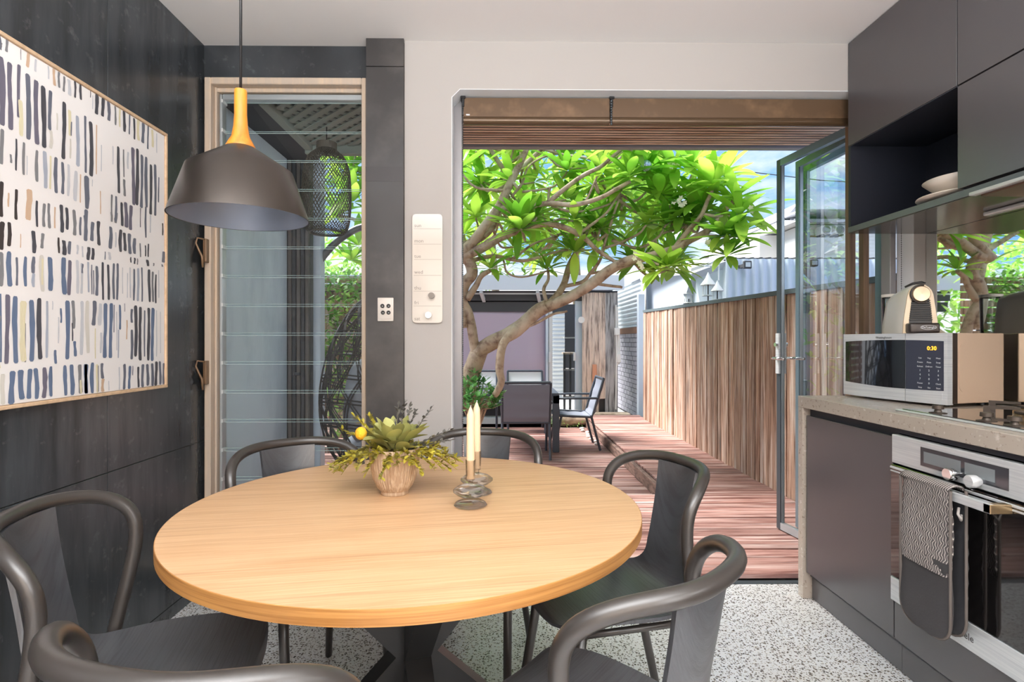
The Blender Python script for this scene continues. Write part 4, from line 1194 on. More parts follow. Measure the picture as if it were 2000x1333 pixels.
# ================================================================ pot with succulent arrangement
pc = at(771, 940, 1.60); PB = Vector((pc.x, 1.60, TH_ + .0005))
arr = thing('potted_arrangement', 'ribbed stoneware pot of grey-green leaves, sprigs and a yellow bud on the table', 'plant', PB)
PH = .133
p = MB(); p.lathe([(0, 0), (.039, 0), (.041, .003), (.0405, .010), (.050, .021), (.061, .045), (.0685, .080), (.072, .112), (.0725, PH), (.0695, PH), (.067, .118), (0, .112)], PB, 288, rmod=lambda a, z: 1 + (.014 * sin(a * 48) if .015 < z < PH - .004 else 0))
p.build('pot', pot_m, arr, 40)
def leaf_blade(b, base, dirv, up, L_, W_, droop, n=6, fold=.15, wide=.8):
    """lens-shaped blade that bends over"""
    d = Vector(dirv).normalized(); u = Vector(up); s = d.cross(u)
    if s.length < 1e-3: s = d.orthogonal()
    s.normalize(); u = s.cross(d).normalized()
    rows = []
    for i in range(n + 1):
        t = i / n
        w = W_ * max(0, sin(pi * min(1, t * .96 + .03) ** wide)) ** .75 * .5 + .0008 * min(1, L_ * 10)
        c = Vector(base) + d * (L_ * (t - .12 * droop * t * t)) - Vector((0, 0, 1)) * (droop * L_ * t * t * .55) 
        rows.append([c - s * w + u * w * fold, c, c + s * w + u * w * fold])
    b.grid(rows)
top = PB + Vector((0, 0, PH - .012))
for k_ in range(44):
    a_ = k_ * 2.399; el = radians(78 - 62 * (k_ / 44) ** .8)
    d_ = Vector((cos(a_) * cos(el), sin(a_) * cos(el), sin(el)))
    b = MB(); bs = top + Vector((cos(a_) * .02, sin(a_) * .02, R.uniform(0, .03)))
    leaf_blade(b, bs, d_, (R.uniform(-.3, .3), R.uniform(-.3, .3), 1), R.uniform(.070, .108), R.uniform(.034, .046), R.uniform(.0, .35), n=8, fold=.3, wide=1.15)
    b.build('leaf', sage_m, arr, True)
def sprig(dirv, L_, mat_, n=18, lw=.0095, ll=.017, curve=.3, start=None):
    b = MB(); d = Vector(dirv).normalized(); s0 = start or (top + Vector((d.x * .045, d.y * .045, .004)))
    P = []
    for i in range(7):
        t = i / 6
        P.append(s0 + d * L_ * t - Vector((0, 0, curve * L_ * t * t)) + Vector((R.uniform(-.002, .002), R.uniform(-.002, .002), 0)))
    b.tube(P, [.0011] * 6 + [.0006], 4)
    C_ = catmull(P, 6)
    for k in range(n):
        q = C_[int(3 + (len(C_) - 4) * k / n)]
        for s in (-1, 1):
            dv = (d + Vector((R.uniform(-1, 1), R.uniform(-1, 1), R.uniform(-.7, .9))) * .9).normalized()
            leaf_blade(b, q, dv, (R.uniform(-.3,.3), R.uniform(-.3,.3), 1), ll * R.uniform(.7, 1.3), lw, .2, n=3)
    return b.build('sprig', mat_, arr)
for k_ in range(34):
    a_ = k_ * 2.399 + .4; el = radians(R.uniform(-8, 28))
    Ls = R.uniform(.06, .10) + (.045 if abs(cos(a_)) > .8 else 0)
    sprig((cos(a_) * cos(el), sin(a_) * cos(el), sin(el)), Ls, sprig_m, curve=R.uniform(.2, .75))
for dv, L_ in (((-.75, .1, .9), .15), ((-.9, -.1, .6), .14), ((-.6, .3, 1), .13)): sprig(dv, L_, sprig_m, curve=.1)
for dv, L_ in (((.10, .3, 1), .16), ((.2, .35, 1), .15), ((-.02, .4, 1), .155), ((.55, .2, .9), .16), ((.35, .2, 1), .135), ((.85, .1, .45), .15), ((.9, -.1, .3), .14)): sprig(dv, L_, sprig_dark, n=12, curve=.08)
for dv, L_ in (((.9, -.2, .2), .14), ((1, .1, .25), .15), ((.8, .5, .1), .13), ((-1, -.1, .0), .13), ((-.95, .3, .12), .12)): sprig(dv, L_, sprig_m, n=20, curve=.5)
bb = at(705, 847, 1.56)
p = MB(); p.tube([top + Vector((-.03, 0, 0)), top + Vector((-.07, -.01, .02)), bb], .0015, 5); st = p.build('bud_stem', sprig_m, arr, True)
p = MB(); p.lathe([(.0165 * sin(pi * k / 10) if 0 < k < 10 else 0, -.0185 * cos(pi * k / 10)) for k in range(11)], bb, 24, rmod=lambda a, z: 1 + .03 * sin(a * 9 + z * 300)); p.build('yellow_bud', yellow_m, st, True, label='round yellow flower bud')

# ================================================================ candles in smoked glass holders
for px, Yc, lb, lb2, r_ in ((919, 1.475, 'smoked glass candle holder of stacked discs in front on the table', 'front pale cream candle nearer the table edge', 1.0), (931, 1.595, 'smoked glass candle holder of stacked discs behind the other holder', 'rear pale cream candle partly hidden behind the front one', 1.0)):
    q = at(px, 900, Yc); b0 = Vector((q.x, Yc, TH_ + .0005))
    t = thing('candle_holder', lb, 'candle holder', b0)
    p = MB(); p.lathe([(0, 0), (.040, 0), (.0445, .003), (.040, .009), (.022, .018), (.010, .022), (0, .022)], b0, 40); p.build('base_disc', smoke_glass, t, 50)
    p = MB(); p.lathe([(0, .0205), (.012, .0215), (.035, .029), (.0465, .038), (.0465, .042), (.035, .051), (.012, .058), (0, .059)], b0, 40); p.build('middle_disc', smoke_glass, t, 50)
    p = MB(); p.lathe([(0, .0575), (.007, .0585), (.007, .067), (.0115, .069), (.0135, .122), (.0125, .1225), (.0118, .072), (0, .0715)], b0, 28); p.build('cup', smoke_glass, t, 50)
    c = thing('candle', lb2, 'candle', b0 + Vector((0, 0, .0725)))
    ct = .262
    p = MB(); p.lathe([(0, .0725), (.0112, .0725), (.0105, ct - .028), (.0095, ct - .018), (.005, ct - .006), (.0025, ct)], b0, 24); p.build('wax', candle_m, c, 50)
    p = MB(); p.tube([b0 + Vector((0, 0, ct - .002)), b0 + Vector((.001, 0, ct + .006))], .0012, 5); p.build('wick', print_white, c)
# ================================================================ outdoors
LZ = -.12                                   # level of the lower deck
b = MB(); b.box((-9, 2.77, -.6), (14, 40, -.30)); b.build('ground', soil, None, kind='structure')
ub = unit_box('deck_board', deck_m, .03, .004)
FXR = 2.17
def deck(name, x0, x1, ya, yb, z, lb, w=.108, gap=.006, split=None):
    t = thing(name, lb, 'deck', ((x0 + x1) / 2, (ya + yb) / 2, z))
    n_p = max(1, round((yb - ya) / w)); w = (yb - ya) / n_p; y = ya
    while y < yb - .02:
        cuts = [x0, x1]
        if split is not None and split[0] < y: 
            xs_ = R.uniform(x0 + (x1 - x0) * .3, x0 + (x1 - x0) * .75); cuts = [x0, xs_, x1]
        for a, c in zip(cuts, cuts[1:]):
            piece('plank', ub, ((a + c) / 2, y + w / 2 - gap / 2, z - .0125 + R.uniform(-.003, .003)), (c - a - .004, w - gap, .025), t, (R.uniform(-.01, .01), 0, R.uniform(-.003, .003)))
        y += w
    p = MB(); xx = x0 + .1
    while xx < x1: p.box((xx, ya, z - .12), (xx + .045, yb, z - .027)); xx += .6
    p.build('joist', charcoal, t)
    return t
y_near = 2.775; y_mid = 4.22; y_far = 8.75; xs = 1.335
deck('upper_deck', -1.45, FXR - .02, y_near, y_mid, .004, 'weathered reddish timber deck right outside the open doorway', split=(2.9,))
deck('raised_walkway', xs, FXR + .03, y_mid + .002, y_far, .004, 'raised timber walkway running along the fence')
deck('lower_deck', -3.2, xs - .06, y_mid + .05, 8.3, LZ, 'lower timber deck carrying the outdoor dining table')
# step beam along the walkway and across
b = MB(); b.rbox((xs - .045, y_mid + .03, -.125), (xs - .004, y_far, -.012), .006, 1); o = b.build('step_beam', beam_m); rebase(o, (xs, y_mid, -.12)); tag(o, 'weathered timber beam edging the raised walkway', 'beam')
b = MB(); b.rbox((-1.45, y_mid + .004, -.125), (xs - .05, y_mid + .044, -.012), .006, 1); o = b.build('step_beam', beam_m); rebase(o, (-.1, y_mid, -.12)); tag(o, 'timber beam along the edge where the upper deck drops', 'beam')
# small stones under the walkway edge
for i in range(8):
    b = MB(); r_ = R.uniform(.025, .05); c = Vector((xs - .13 + R.uniform(-.03, .03), 6.9 + i * .17, LZ + r_ * .45))
    b.lathe([(r_ * sin(pi * k / 6) if 0 < k < 6 else 0, -r_ * .6 * cos(pi * k / 6)) for k in range(7)], c, 8, rmod=lambda a, z: 1 + .2 * sin(a * 2 + i))
    o = b.build('pebble', M('pebble', srgb(224, 218, 210), .7) if i == 0 else pebm, None, True); pebm = o.data.materials[0]
    rebase(o, c - Vector((0, 0, r_ * .45))); tag(o, ('nearest', 'second', 'third', 'fourth', 'fifth', 'sixth', 'seventh', 'farthest')[i] + ' of the white pebbles in a row beside the raised walkway edge', 'stone', 'white pebbles along the walkway edge')

# ---------------------------------------------------------------- timber fence
fence = thing('timber_fence', 'tall fence of weathered brown upright boards behind the raised walkway', 'fence', (FXR, 5.8, 0))
uf = unit_box('fence_board', fence_m, .03, .003)
fyn, fztn = on_wall(1512, 577, FXR); fyf, fztf = on_wall(1260, 610, FXR)
def ftop(y): return fztn + (fztf - fztn) * (y - fyn) / (fyf - fyn)
y = 2.80; i = 0
while y < fyf + .05:
    w = R.uniform(.055, .12); zt_ = min(1.66, ftop(y)) - .006
    piece('plank', uf, (FXR + R.uniform(-.006, .010), y + w / 2, (zt_ - .10) / 2), (.022, w - .004, zt_ + .10), fence, (0, R.uniform(-.003, .003), 0))
    y += w; i += 1
p = MB(); p.box((FXR + .015, 2.8, -.1), (FXR + .02, fyf + .05, 1.45)); p.build('backing', charcoal, fence)
p = MB(); p.prism([(FXR - .02, 2.8, ftop(2.8) - .006), (FXR + .05, 2.8, ftop(2.8) - .006), (FXR + .05, 2.8, ftop(2.8) + .03), (FXR - .02, 2.8, ftop(2.8) + .03)], 0, ext=(0, fyf + .06 - 2.8, ftop(fyf + .06) - ftop(2.8))); p.build('cap_rail', fence_cap, fence)
# the pale post at its far end
b = MB(); q0 = at(1246, 600, 8.95); q1 = at(1258, 600, 8.95); b.rbox((q0.x, 8.92, -.1), (q1.x, 9.02, at(1250, 575, 8.95).z), .004, 1)
o = b.build('post', pale_blue); rebase(o, (q0.x, 8.97, -.1)); tag(o, 'pale blue steel post at the far end of the timber fence', 'post')
# garden lamp on a thin stem behind the fence and a flood light
def box_lamp(px, py, Y, w, h, lb, stem):
    q = at(px, py, Y); t = thing('garden_light', lb, 'lamp', (q.x, Y, q.z))
    p = MB(); p.rbox((q.x - w/2, Y - .04, q.z - h/2), (q.x + w/2, Y, q.z + h/2), .005, 1); p.build('housing', charcoal, t)
    p = MB(); p.box((q.x - w*.32, Y - .044, q.z - h*.3), (q.x + w*.32, Y - .040, q.z + h*.3)); p.build('lens', light_metal, t)
    if stem:
        p = MB(); p.tube([(q.x - w*.3, Y, q.z - h/2), (q.x - w*.3, Y, -.3)], .008, 6); p.build('stem', charcoal, t)
    else:
        p = MB(); p.box((q.x - .02, Y, q.z - .02), (q.x + .02, Y + .17, q.z + .02)); p.build('bracket', charcoal, t)
box_lamp(1458, 518, 6.42, .09, .09, 'small square flood light on the corrugated wall', False)
box_lamp(1585, 515, 3.9, .055, .05, 'small dark garden light on a thin stem behind the glass door', True)

# ---------------------------------------------------------------- neighbouring corrugated wall
def corrugated(name, P0, P1, z0, z1, pitch_, amp, mat, lb=None, horizontal=False, parent=None, thick=.003):
    P0 = Vector(P0); P1 = Vector(P1); d = P1 - P0; Ln = d.length; d.normalize(); n = Vector((d.y, -d.x, 0))
    rows = []
    if not horizontal:
        N = int(Ln / pitch_ * 6)
        for i in range(N + 1):
            s = Ln * i / N; off = n * amp * sin(2 * pi * s / pitch_)
            q = P0 + d * s + off; rows.append([(q.x, q.y, z0), (q.x, q.y, z1)])
    else:
        N = int((z1 - z0) / pitch_ * 6)
        for i in range(N + 1):
            z = z0 + (z1 - z0) * i / N; off = n * amp * sin(2 * pi * z / pitch_)
            rows.append([P0 + off + Vector((0, 0, z)), P1 + off + Vector((0, 0, z))])
    b = MB(); b.shell(rows, thick)
    o = b.build(name, mat, parent, 60)
    if lb: rebase(o, P0 + Vector((0, 0, z0))); tag(o, lb, 'wall')
    return o
c0_ = at(1372, 600, 6.6); c1_ = at(1700, 600, 6.6)
ct = at(1500, 506, 6.6).z
sh_ = thing('neighbouring_shed', 'neighbouring shed with pale walls of corrugated iron and smooth render beyond the fence', 'shed', (c0_.x, 6.6, -.3))
corrugated('corrugated_wall', (c0_.x + .28, 6.6, 0), (c0_.x + 6.5, 6.6, 0), -.3, ct, .105, .018, corr_blue, parent=sh_)
corrugated('ridge_capping', (c0_.x + .28, 6.66, 0), (c0_.x + 6.5, 6.66, 0), ct - .02, ct + .025, .105, .03, charcoal, parent=sh_)
cl = at(1262, 600, 9.4)
p = MB(); za_ = at(1262, 545, 9.4).z; 
p.prism([(cl.x, 9.4, -.3), (c0_.x + .3, 6.62, -.3), (c0_.x + .3, 6.62, ct - .02), (c0_.x - .02, 6.9, at(1372, 535, 6.9).z), (cl.x, 9.4, za_)], 0, ext=(.05, .05, 0)); p.build('rendered_wall', wall_blue, sh_)
p = MB(); p.prism([(cl.x - .3, 9.6, za_ + .02), (c0_.x - .05, 6.85, at(1372, 535, 6.9).z + .02), (c0_.x + .3, 6.62, ct + .0), (c0_.x + .3, 9.6, ct + .28)], 0, ext=(0, 0, .04)); p.build('roof', roof_white, sh_)
# ornaments: little birdhouse lanterns on the fence
for px, py0, py1, Y, lb in ((1345, 553, 598, 7.2, 'white bell-roofed birdhouse ornament on a stem, the left one'), (1383, 532, 585, 6.5, 'ornate white lantern ornament with scrollwork, the middle one'), (1401, 548, 592, 6.3, 'white cone-roofed birdhouse ornament on the fence, the right one')):
    q = at(px, py1, Y); h = at(px, py0, Y).z - q.z; t = thing('birdhouse_ornament', lb, 'ornament', (q.x, Y, q.z))
    r_ = h * .28
    p = MB(); p.lathe([(r_, h * .52), (r_ * .98, h * .55), (r_ * .35, h * .78), (.004, h)], (q.x, Y, q.z), 12); p.build('roof', off_white, t, 40)
    p = MB(); p.tube([(q.x, Y, -.3), (q.x, Y, q.z + h * .6)], .008, 6); p.build('stem', charcoal, t)
    p = MB(); p.lathe([(0, h*.12), (r_*.8, h*.12), (r_*.8, h*.16), (0, h*.16)], (q.x, Y, q.z), 12)
    for k in range(5):
        a = 2*pi*k/5; p.tube([(q.x + r_*.7*cos(a), Y + r_*.7*sin(a), q.z + h*.14), (q.x + r_*.6*cos(a), Y + r_*.6*sin(a), q.z + h*.54)], .006, 5)
    p.build('cage', off_white if Y > 7 else light_metal, t)
q = at(1404, 505, 6.5)
p = MB(); q2 = at(1404, 548, 6.5); q3 = at(1376, 520, 6.5)
p.tube([(q.x, 6.5, q2.z), (q.x, 6.5, q.z)], .010, 6); p.tube([(q3.x, 6.5, q3.z), (q.x, 6.5, q3.z)], .008, 6); p.tube([(q3.x, 6.5, q3.z), (q.x, 6.5, q.z)], .007, 6)
o = p.build('hanging_bracket', light_metal); rebase(o, (q.x, 6.58, q3.z)); tag(o, 'triangular pale wall bracket above the birdhouse ornaments', 'bracket')
# overhead wire
w0 = at(1440, 333, 14); w1 = at(1760, 362, 14)
p = MB(); d_ = w1 - w0; p.tube([w0 - d_ * 1.5 + Vector((0,0,.1)), w0, (w0 + w1) / 2 - Vector((0, 0, .06)), w1, w1 + d_], .012, 5); o = p.build('overhead_wire', charcoal); rebase(o, w0); tag(o, 'thin dark overhead wire crossing the sky', 'wire')

# ---------------------------------------------------------------- house beyond
HY = 17.0
def hp(px, py, dy=0): return at(px, py, HY + dy)
hs = thing('neighbouring_house', 'white weatherboard house with pale tiled roof and two air conditioners beyond the shed', 'house', (hp(1600, 500).x, HY, 0))
x0h = hp(1566, 500).x; x1h = hp(1760, 500).x
p = MB(); p.box((x0h, HY, 0), (x1h, HY + 6, hp(1600, 440).z)); p.build('wall', off_white, hs)
p = MB(); p.box((hp(1528, 500).x, HY + 1.5, 0), (x0h + .1, HY + 6, hp(1540, 442).z)); p.build('wall', off_white, hs)
ze = hp(1600, 438).z; zr1 = hp(1600, 417).z; zr2 = hp(1590, 398).z; zr3 = hp(1590, 391).z
ex0 = hp(1541, 400).x; ex1 = hp(1790, 400).x
def hiprow(x0, x1, z0, x2, x3, z1, ya, yb):
    p = MB(); p.add([(x0, HY - .5, z0), (x1, HY - .5, z0), (x3, HY + ya, z1), (x2, HY + ya, z1), (x0, HY + 8, z0), (x1, HY + 8, z0), (x3, HY + yb, z1), (x2, HY + yb, z1)], [(0,1,2,3), (1,5,6,2), (5,4,7,6), (4,0,3,7), (3,2,6,7), (0,4,5,1)]); return p
hiprow(ex0, ex1, ze, hp(1556, 400).x, hp(1780, 400).x, zr1, 1.0, 6).build('roof', roof_white, hs)
p = MB(); p.box((ex0, HY - .55, ze - .06), (ex1, HY - .45, ze + .04)); p.build('gutter', M('gutter', srgb(150, 150, 156), .6), hs)
gx = hp(1590, 390)
hiprow(hp(1552, 400).x, hp(1700, 400).x, zr1 + .01, hp(1577, 400).x, hp(1660, 400).x, zr2, 1.8, 5).build('roof', roof_white, hs)
p = MB(); p.prism([(hp(1574, 400).x, HY + .9, zr2 - .05), (hp(1612, 400).x, HY + .9, zr2 - .05), (gx.x, HY + .9, hp(1590, 382).z)], 0, ext=(0, 2.5, 0)); p.build('gable', M('gable', srgb(170, 168, 172), .7), hs)
# roof tile ridges as thin battens
for k in range(5):
    t = (k + .5) / 5; z = ze + (zr1 - ze) * t + .02; yv = HY - .5 + 1.5 * t
    p = MB(); p.box((ex0 + .2 + t * .2, yv - .03, z), (ex1, yv + .03, z + .025)); p.build('roof_batten', roof_white, hs)
for k in range(13):
    z = hp(1600, 505).z + k * .11
    if z < ze - .1:
        p = MB(); p.box((x0h, HY - .012, z), (x1h, HY, z + .012)); p.build('weatherboard', off_white, hs)
wa = hp(1577, 479); wb = hp(1602, 461)
p = MB(); p.box((wa.x, HY - .05, wa.z), (wb.x, HY, wb.z)); wn_ = p.build('window', M('window_brown', srgb(150, 118, 96), .5), hs)
p = MB(); p.box((wa.x + .06, HY - .06, wa.z + .05), (wb.x - .06, HY - .05, wb.z - .05)); p.build('pane', M('far_pane', srgb(170, 180, 190), .1), wn_)
for pa, pb in ((1608, 1629), (1636, 1655)):
    a = hp(pa, 456, -.5); c = hp(pb, 440, -.5)
    t = thing('air_conditioner', ('left' if pa < 1620 else 'right') + ' one of the two white air conditioner units on the house wall', 'air conditioner', (a.x, HY - .2, a.z))
    p = MB(); p.rbox((a.x, HY - .4, a.z), (c.x, HY - .02, c.z), .02, 1); p.build('casing', off_white, t)
    cx_ = a.x + (c.x - a.x) * .45
    p = MB(); p.lathe([(.10, 0), (.12, 0), (.12, .02), (.10, .02)], (cx_, HY - .41, (a.z + c.z) / 2), 20, axis='y'); p.lathe([(0, 0), (.09, 0), (.09, .01), (0, .01)], (cx_, HY - .405, (a.z + c.z) / 2), 20, axis='y'); p.build('fan_grille', M('fan_dark', srgb(120, 122, 126), .6) if pa < 1620 else fanm, t, 40)
    fanm = t.children[-1].data.materials[0] if t.children else None
    p = MB(); p.box((a.x + .05, HY - .4, a.z - .05), (a.x + .09, HY, a.z)); p.box((c.x - .09, HY - .4, a.z - .05), (c.x - .05, HY, a.z)); p.build('bracket', charcoal, t)
p = MB(); p.box((hp(1528, 500).x, HY - 1.5, 0), (hp(1628, 500).x, HY - 1.45, hp(1600, 482).z)); o = p.build('boundary_fence', off_white); rebase(o, (hp(1580, 500).x, HY - 1.5, 0)); tag(o, 'plain white boundary fence in front of the white house', 'fence')
p = MB(); p.box((hp(1630, 500).x, HY - 3, 0), (hp(1760, 500).x, HY - 2.95, hp(1600, 478).z)); o = p.build('garage_wall', wall_blue); rebase(o, (hp(1680, 500).x, HY - 3, 0)); tag(o, 'pale flat garage wall right of the white fence beyond the shed', 'wall')

# ---------------------------------------------------------------- pergola slats over the door
pz = 2.50
pg = thing('pergola', 'slatted timber pergola ceiling just outside the opening', 'pergola', (.8, 3.2, pz))
us = unit_box('slat_mesh', slat_m, .08)
yA = 2.80; yB = on_wall  # slats out to where the sky begins
yend = F * (pz - HC) / (666.5 - 287)
y = yA
while y < yend - .03:
    piece('slat', us, (1.21, y + .011, pz + .003), (3.22, .021, .005), pg); y += .042
p = MB(); p.rbox((-.40, yend - .02, pz - .01), (2.82, yend + .03, pz + .14), .004, 1); p.build('fascia', M('fascia_grey', srgb(150, 146, 150), .5), pg)
for x in (-.38, .8, 1.8, 2.75):
    p = MB(); p.rbox((x, 2.78, pz + .045), (x + .045, yend - .02, pz + .14), .004, 1); p.build('rafter', charcoal, pg)
p = MB(); p.box((-.40, 2.78, pz + .045), (2.82, yend - .02, pz + .055)); p.build('gap_dark_sheet', charcoal, pg)  # dark sheet added above the slats so their gaps look shaded
for x in (2.78,):
    p = MB(); p.rbox((x, yend - .07, -.3), (x + .07, yend - .01, pz + .04), .004, 1); p.build('post', charcoal, pg)

# ---------------------------------------------------------------- garden studio at the back
SY = 9.3
def sp(px, py, dy=0): return at(px, py, SY + dy)
st = thing('garden_studio', 'grey garden studio with a mauve blind and sliding door at the end of the yard', 'building', (sp(1000, 800).x, SY, LZ))
xl = -3.6; xr = sp(1205, 600).x
zf0, zf1 = sp(1000, 569).z, sp(1000, 541).z
p = MB(); p.box((xl, SY - .25, zf0), (sp(1213, 560).x, SY - .20, zf1)); p.build('fascia', M('studio_fascia', srgb(206, 214, 224), .5), st)
p = MB(); p.box((xl, SY - .2, zf1 - .05), (sp(1213, 560).x, SY + 1.4, zf1)); p.build('roof', charcoal, st)
p = MB(); p.box((xl, SY - .05, sp(1000, 588).z), (xr, SY + .02, zf0)); p.build('beam', charcoal, st)
p = MB(); p.box((xl, SY, sp(1000, 609).z), (sp(1066, 600).x, SY + .06, sp(1000, 590).z)); p.build('blind_cassette', charcoal, st)
p = MB(); p.box((xl, SY - .02, sp(1000, 573).z), (xr, SY - .052, sp(1000, 576).z)); p.build('light_trim', light_metal, st)
for px in (940, 1048):
    p = MB(); a = sp(px, 570); p.bar((a.x, SY - .22, a.z - .02), (a.x + .05, SY - .02, a.z - .16), .05); p.build('eave_bracket', light_metal, st)
# the blind hangs in soft folds
rows = []
za_, zb_ = sp(1000, 608).z, LZ + .25
for i in range(25):
    t = i / 24; z = za_ + (zb_ - za_) * t; row = []
    for j in range(15):
        s = j / 14; x = xl + .3 + (sp(1066, 600).x - xl - .3) * s
        row.append((x, SY + .03 + .012 * sin(t * 14 + s * 3) * t + .01 * sin(s * 8 + t * 5), z))
    rows.append(row)
p = MB(); p.shell(rows, .004); p.build('outdoor_blind', mauve, st, True)
p = MB(); p.box((xl, SY + .3, LZ), (sp(1060, 600).x, SY + .35, zf0)); p.build('wall', charcoal, st)
def vpost(pa, pb, pyt, mat, name, dy=0, dep=.08, zb=LZ):
    p = MB(); p.rbox((sp(pa, 600, dy).x, SY + dy, zb), (sp(pb, 600, dy).x, SY + dy + dep, sp(pa, pyt, dy).z), .004, 1); return p.build(name, mat, st)
vpost(1066, 1071, 588, pale_blue, 'door_post', -.02); vpost(1072, 1079, 588, light_metal, 'sliding_stile', .0)
vpost(1124, 1137, 588, pale_blue, 'door_post', -.02)
p = MB(); q = sp(1074, 698, -.04); p.rbox((q.x - .02, SY - .06, q.z - .09), (q.x + .02, SY - .03, q.z + .09), .005, 1); p.build('door_lock', light_metal, st)
p = MB(); q = sp(1122, 697, -.04); p.rbox((q.x - .02, SY - .06, q.z - .07), (q.x + .02, SY - .03, q.z + .07), .005, 1); p.build('door_lock', light_metal, st)
# roller door seen inside through the doorway
corrugated('roller_door', (sp(1079, 600, 3).x, SY + 3, 0), (sp(1103, 600, 3).x, SY + 3, 0), LZ, sp(1090, 612, 3).z, .09, .012, light_metal, horizontal=True, parent=st)
p = MB(); p.box((xl, SY + 3.3, LZ), (3.2, SY + 3.4, zf0)); p.build('wall', charcoal, st)
p = MB(); p.box((xl, SY + .02, LZ - .1), (3.2, SY + 3.3, LZ)); p.build('studio_floor', off_white, st)
# shelving inside
sf = thing('shelf_rack', 'dark open shelving rack standing inside the studio doorway', 'shelf', (sp(1112, 800, .9).x, SY + .9, LZ))
for pa in (1102, 1113, 1124):
    p = MB(); q = sp(pa, 690, .9); p.box((q.x - .02, SY + .85, LZ), (q.x + .02, SY + .89, sp(pa, 689, .9).z)); p.build('upright', charcoal, sf)
for py in (690, 722, 775):
    p = MB(); q = sp(1101, py, .9); q2 = sp(1126, py, .9); p.box((q.x, SY + .84, q.z - .02), (q2.x, SY + 1.2, q.z + .01)); p.build('shelf', old_timber if py == 690 else grey_timber, sf)
p = MB(); q = sp(1103, 660, 1.1); q2 = sp(1126, 660, 1.1); p.box((q.x, SY + 1.15, q.z - .012), (q2.x, SY + 1.3, q.z + .012)); p.build('shelf', light_metal, sf)
# weathered timber cladding
cd = thing('timber_cladding', 'panel of broad weathered upright boards beside the studio doorway', 'cladding', (sp(1172, 800).x, SY - .1, -.1))
bd_ = [(1138, 1151, old_timber), (1152, 1161, old_timber), (1162, 1168, old_timber), (1169, 1182, old_timber), (1183, 1190, grey_timber), (1191, 1205, grey_timber)]
for i, (pa, pb, m_) in enumerate(bd_):
    ubd = unit_box('board_mesh', m_, .02, .006)
    x0_ = sp(pa, 600, -.1).x; x1_ = sp(pb, 600, -.1).x; zt_ = sp(pa, 573, -.1).z; zb_ = -.08 if i not in (3,) else .22
    piece('board', ubd, ((x0_ + x1_) / 2, SY - .1 + R.uniform(-.01, .01), (zt_ + zb_) / 2), (x1_ - x0_ + .02, .04, zt_ - zb_), cd)
p = MB(); p.box((sp(1138, 600).x, SY - .05, -.1), (sp(1205, 600).x, SY - .03, sp(1150, 575).z)); p.build('backing', charcoal, cd)
q = sp(1157, 747, -.16); q2 = sp(1163, 708, -.16)
p = MB(); p.rbox((q.x, SY - .16, q.z), (sp(1166, 700, -.16).x, SY - .125, sp(1160, 712, -.16).z), .01, 1); o = p.build('wall_plaque', M('copper_plaque', srgb(206, 150, 120), .5, .3)); rebase(o, (q.x, SY - .125, q.z)); tag(o, 'small copper-coloured plaque fixed to the weathered boards', 'plaque')
q = sp(1136, 625, -.16)
p = MB(); p.lathe([(0, -.06), (.05, -.05), (.055, 0), (.0, 0)], (q.x, SY - .13, q.z), 16, axis='y'); o = p.build('outdoor_speaker', off_white, None, 40); rebase(o, q); tag(o, 'small white round wall light near the top of the studio door post', 'lamp')
# meter pipes at the corner
p = MB(); qa = sp(1205, 590, -.12)
for k, (px, pt, pb) in enumerate(((1203, 596, 800), (1206, 600, 715), (1209, 640, 712))):
    a = sp(px, pt, -.15); c = sp(px, pb, -.15); p.tube([(a.x, SY - .15, a.z), (a.x + .01, SY - .15, (a.z + c.z) / 2), (c.x, SY - .15, c.z)], .012, 6)
a = sp(1205, 648, -.16); p.rbox((a.x - .04, SY - .2, a.z - .06), (a.x + .04, SY - .12, a.z + .06), .005, 1); a = sp(1208, 700, -.16); p.rbox((a.x - .03, SY - .2, a.z - .07), (a.x + .03, SY - .12, a.z + .07), .005, 1)
o = p.build('service_pipes', off_white, None, 40); rebase(o, (qa.x, SY - .13, .0)); tag(o, 'thin white conduits and meter box at the corner of the timber boards', 'pipe')
# side wall of the passage: painted brick, corrugated iron above
BXW = 2.27
ya_ = 8.98; yb_ = 11.6
bw = thing('brick_side_wall', 'grey painted brick wall with corrugated iron above, behind the end of the walkway', 'wall', (BXW, 9.8, -.1))
zbk = at(1230, 652, 9.6).z
p = MB(); p.box((BXW + .012, ya_, -.1), (BXW + .12, yb_, zbk)); p.build('mortar', mortar_m, bw)
ubk = unit_box('brick_mesh', brick_m, .04)
z = -.08; r_i = 0
while z < zbk - .02:
    y = ya_ - (.11 if r_i % 2 else 0)
    while y < yb_ - .05:
        y0_ = max(y, ya_); y1_ = min(y + .212, yb_)
        if y1_ - y0_ > .03: piece('brick', ubk, (BXW + .006 + R.uniform(-.002, .002), (y0_ + y1_) / 2, z + .034), (.03, y1_ - y0_ - .006, .070), bw)
        y += .22
    z += .0775; r_i += 1
p = MB(); p.box((BXW - .03, ya_, zbk), (BXW + .08, yb_, zbk + .1)); p.build('timber_plate', M('brown_plate', srgb(140, 104, 84), .7), bw)
corrugated('iron_sheet', (BXW + .02, ya_, 0), (BXW + .02, yb_, 0), zbk + .1, 2.2, .076, .012, corr_m, horizontal=True, parent=bw)
p = MB(); p.box((1.9, yb_, -.1), (2.4, yb_ + .08, 2.3)); o = p.build('passage_end_wall', charcoal); rebase(o, (2.2, yb_, -.1)); tag(o, 'dark end wall closing the passage beside the studio', 'wall')
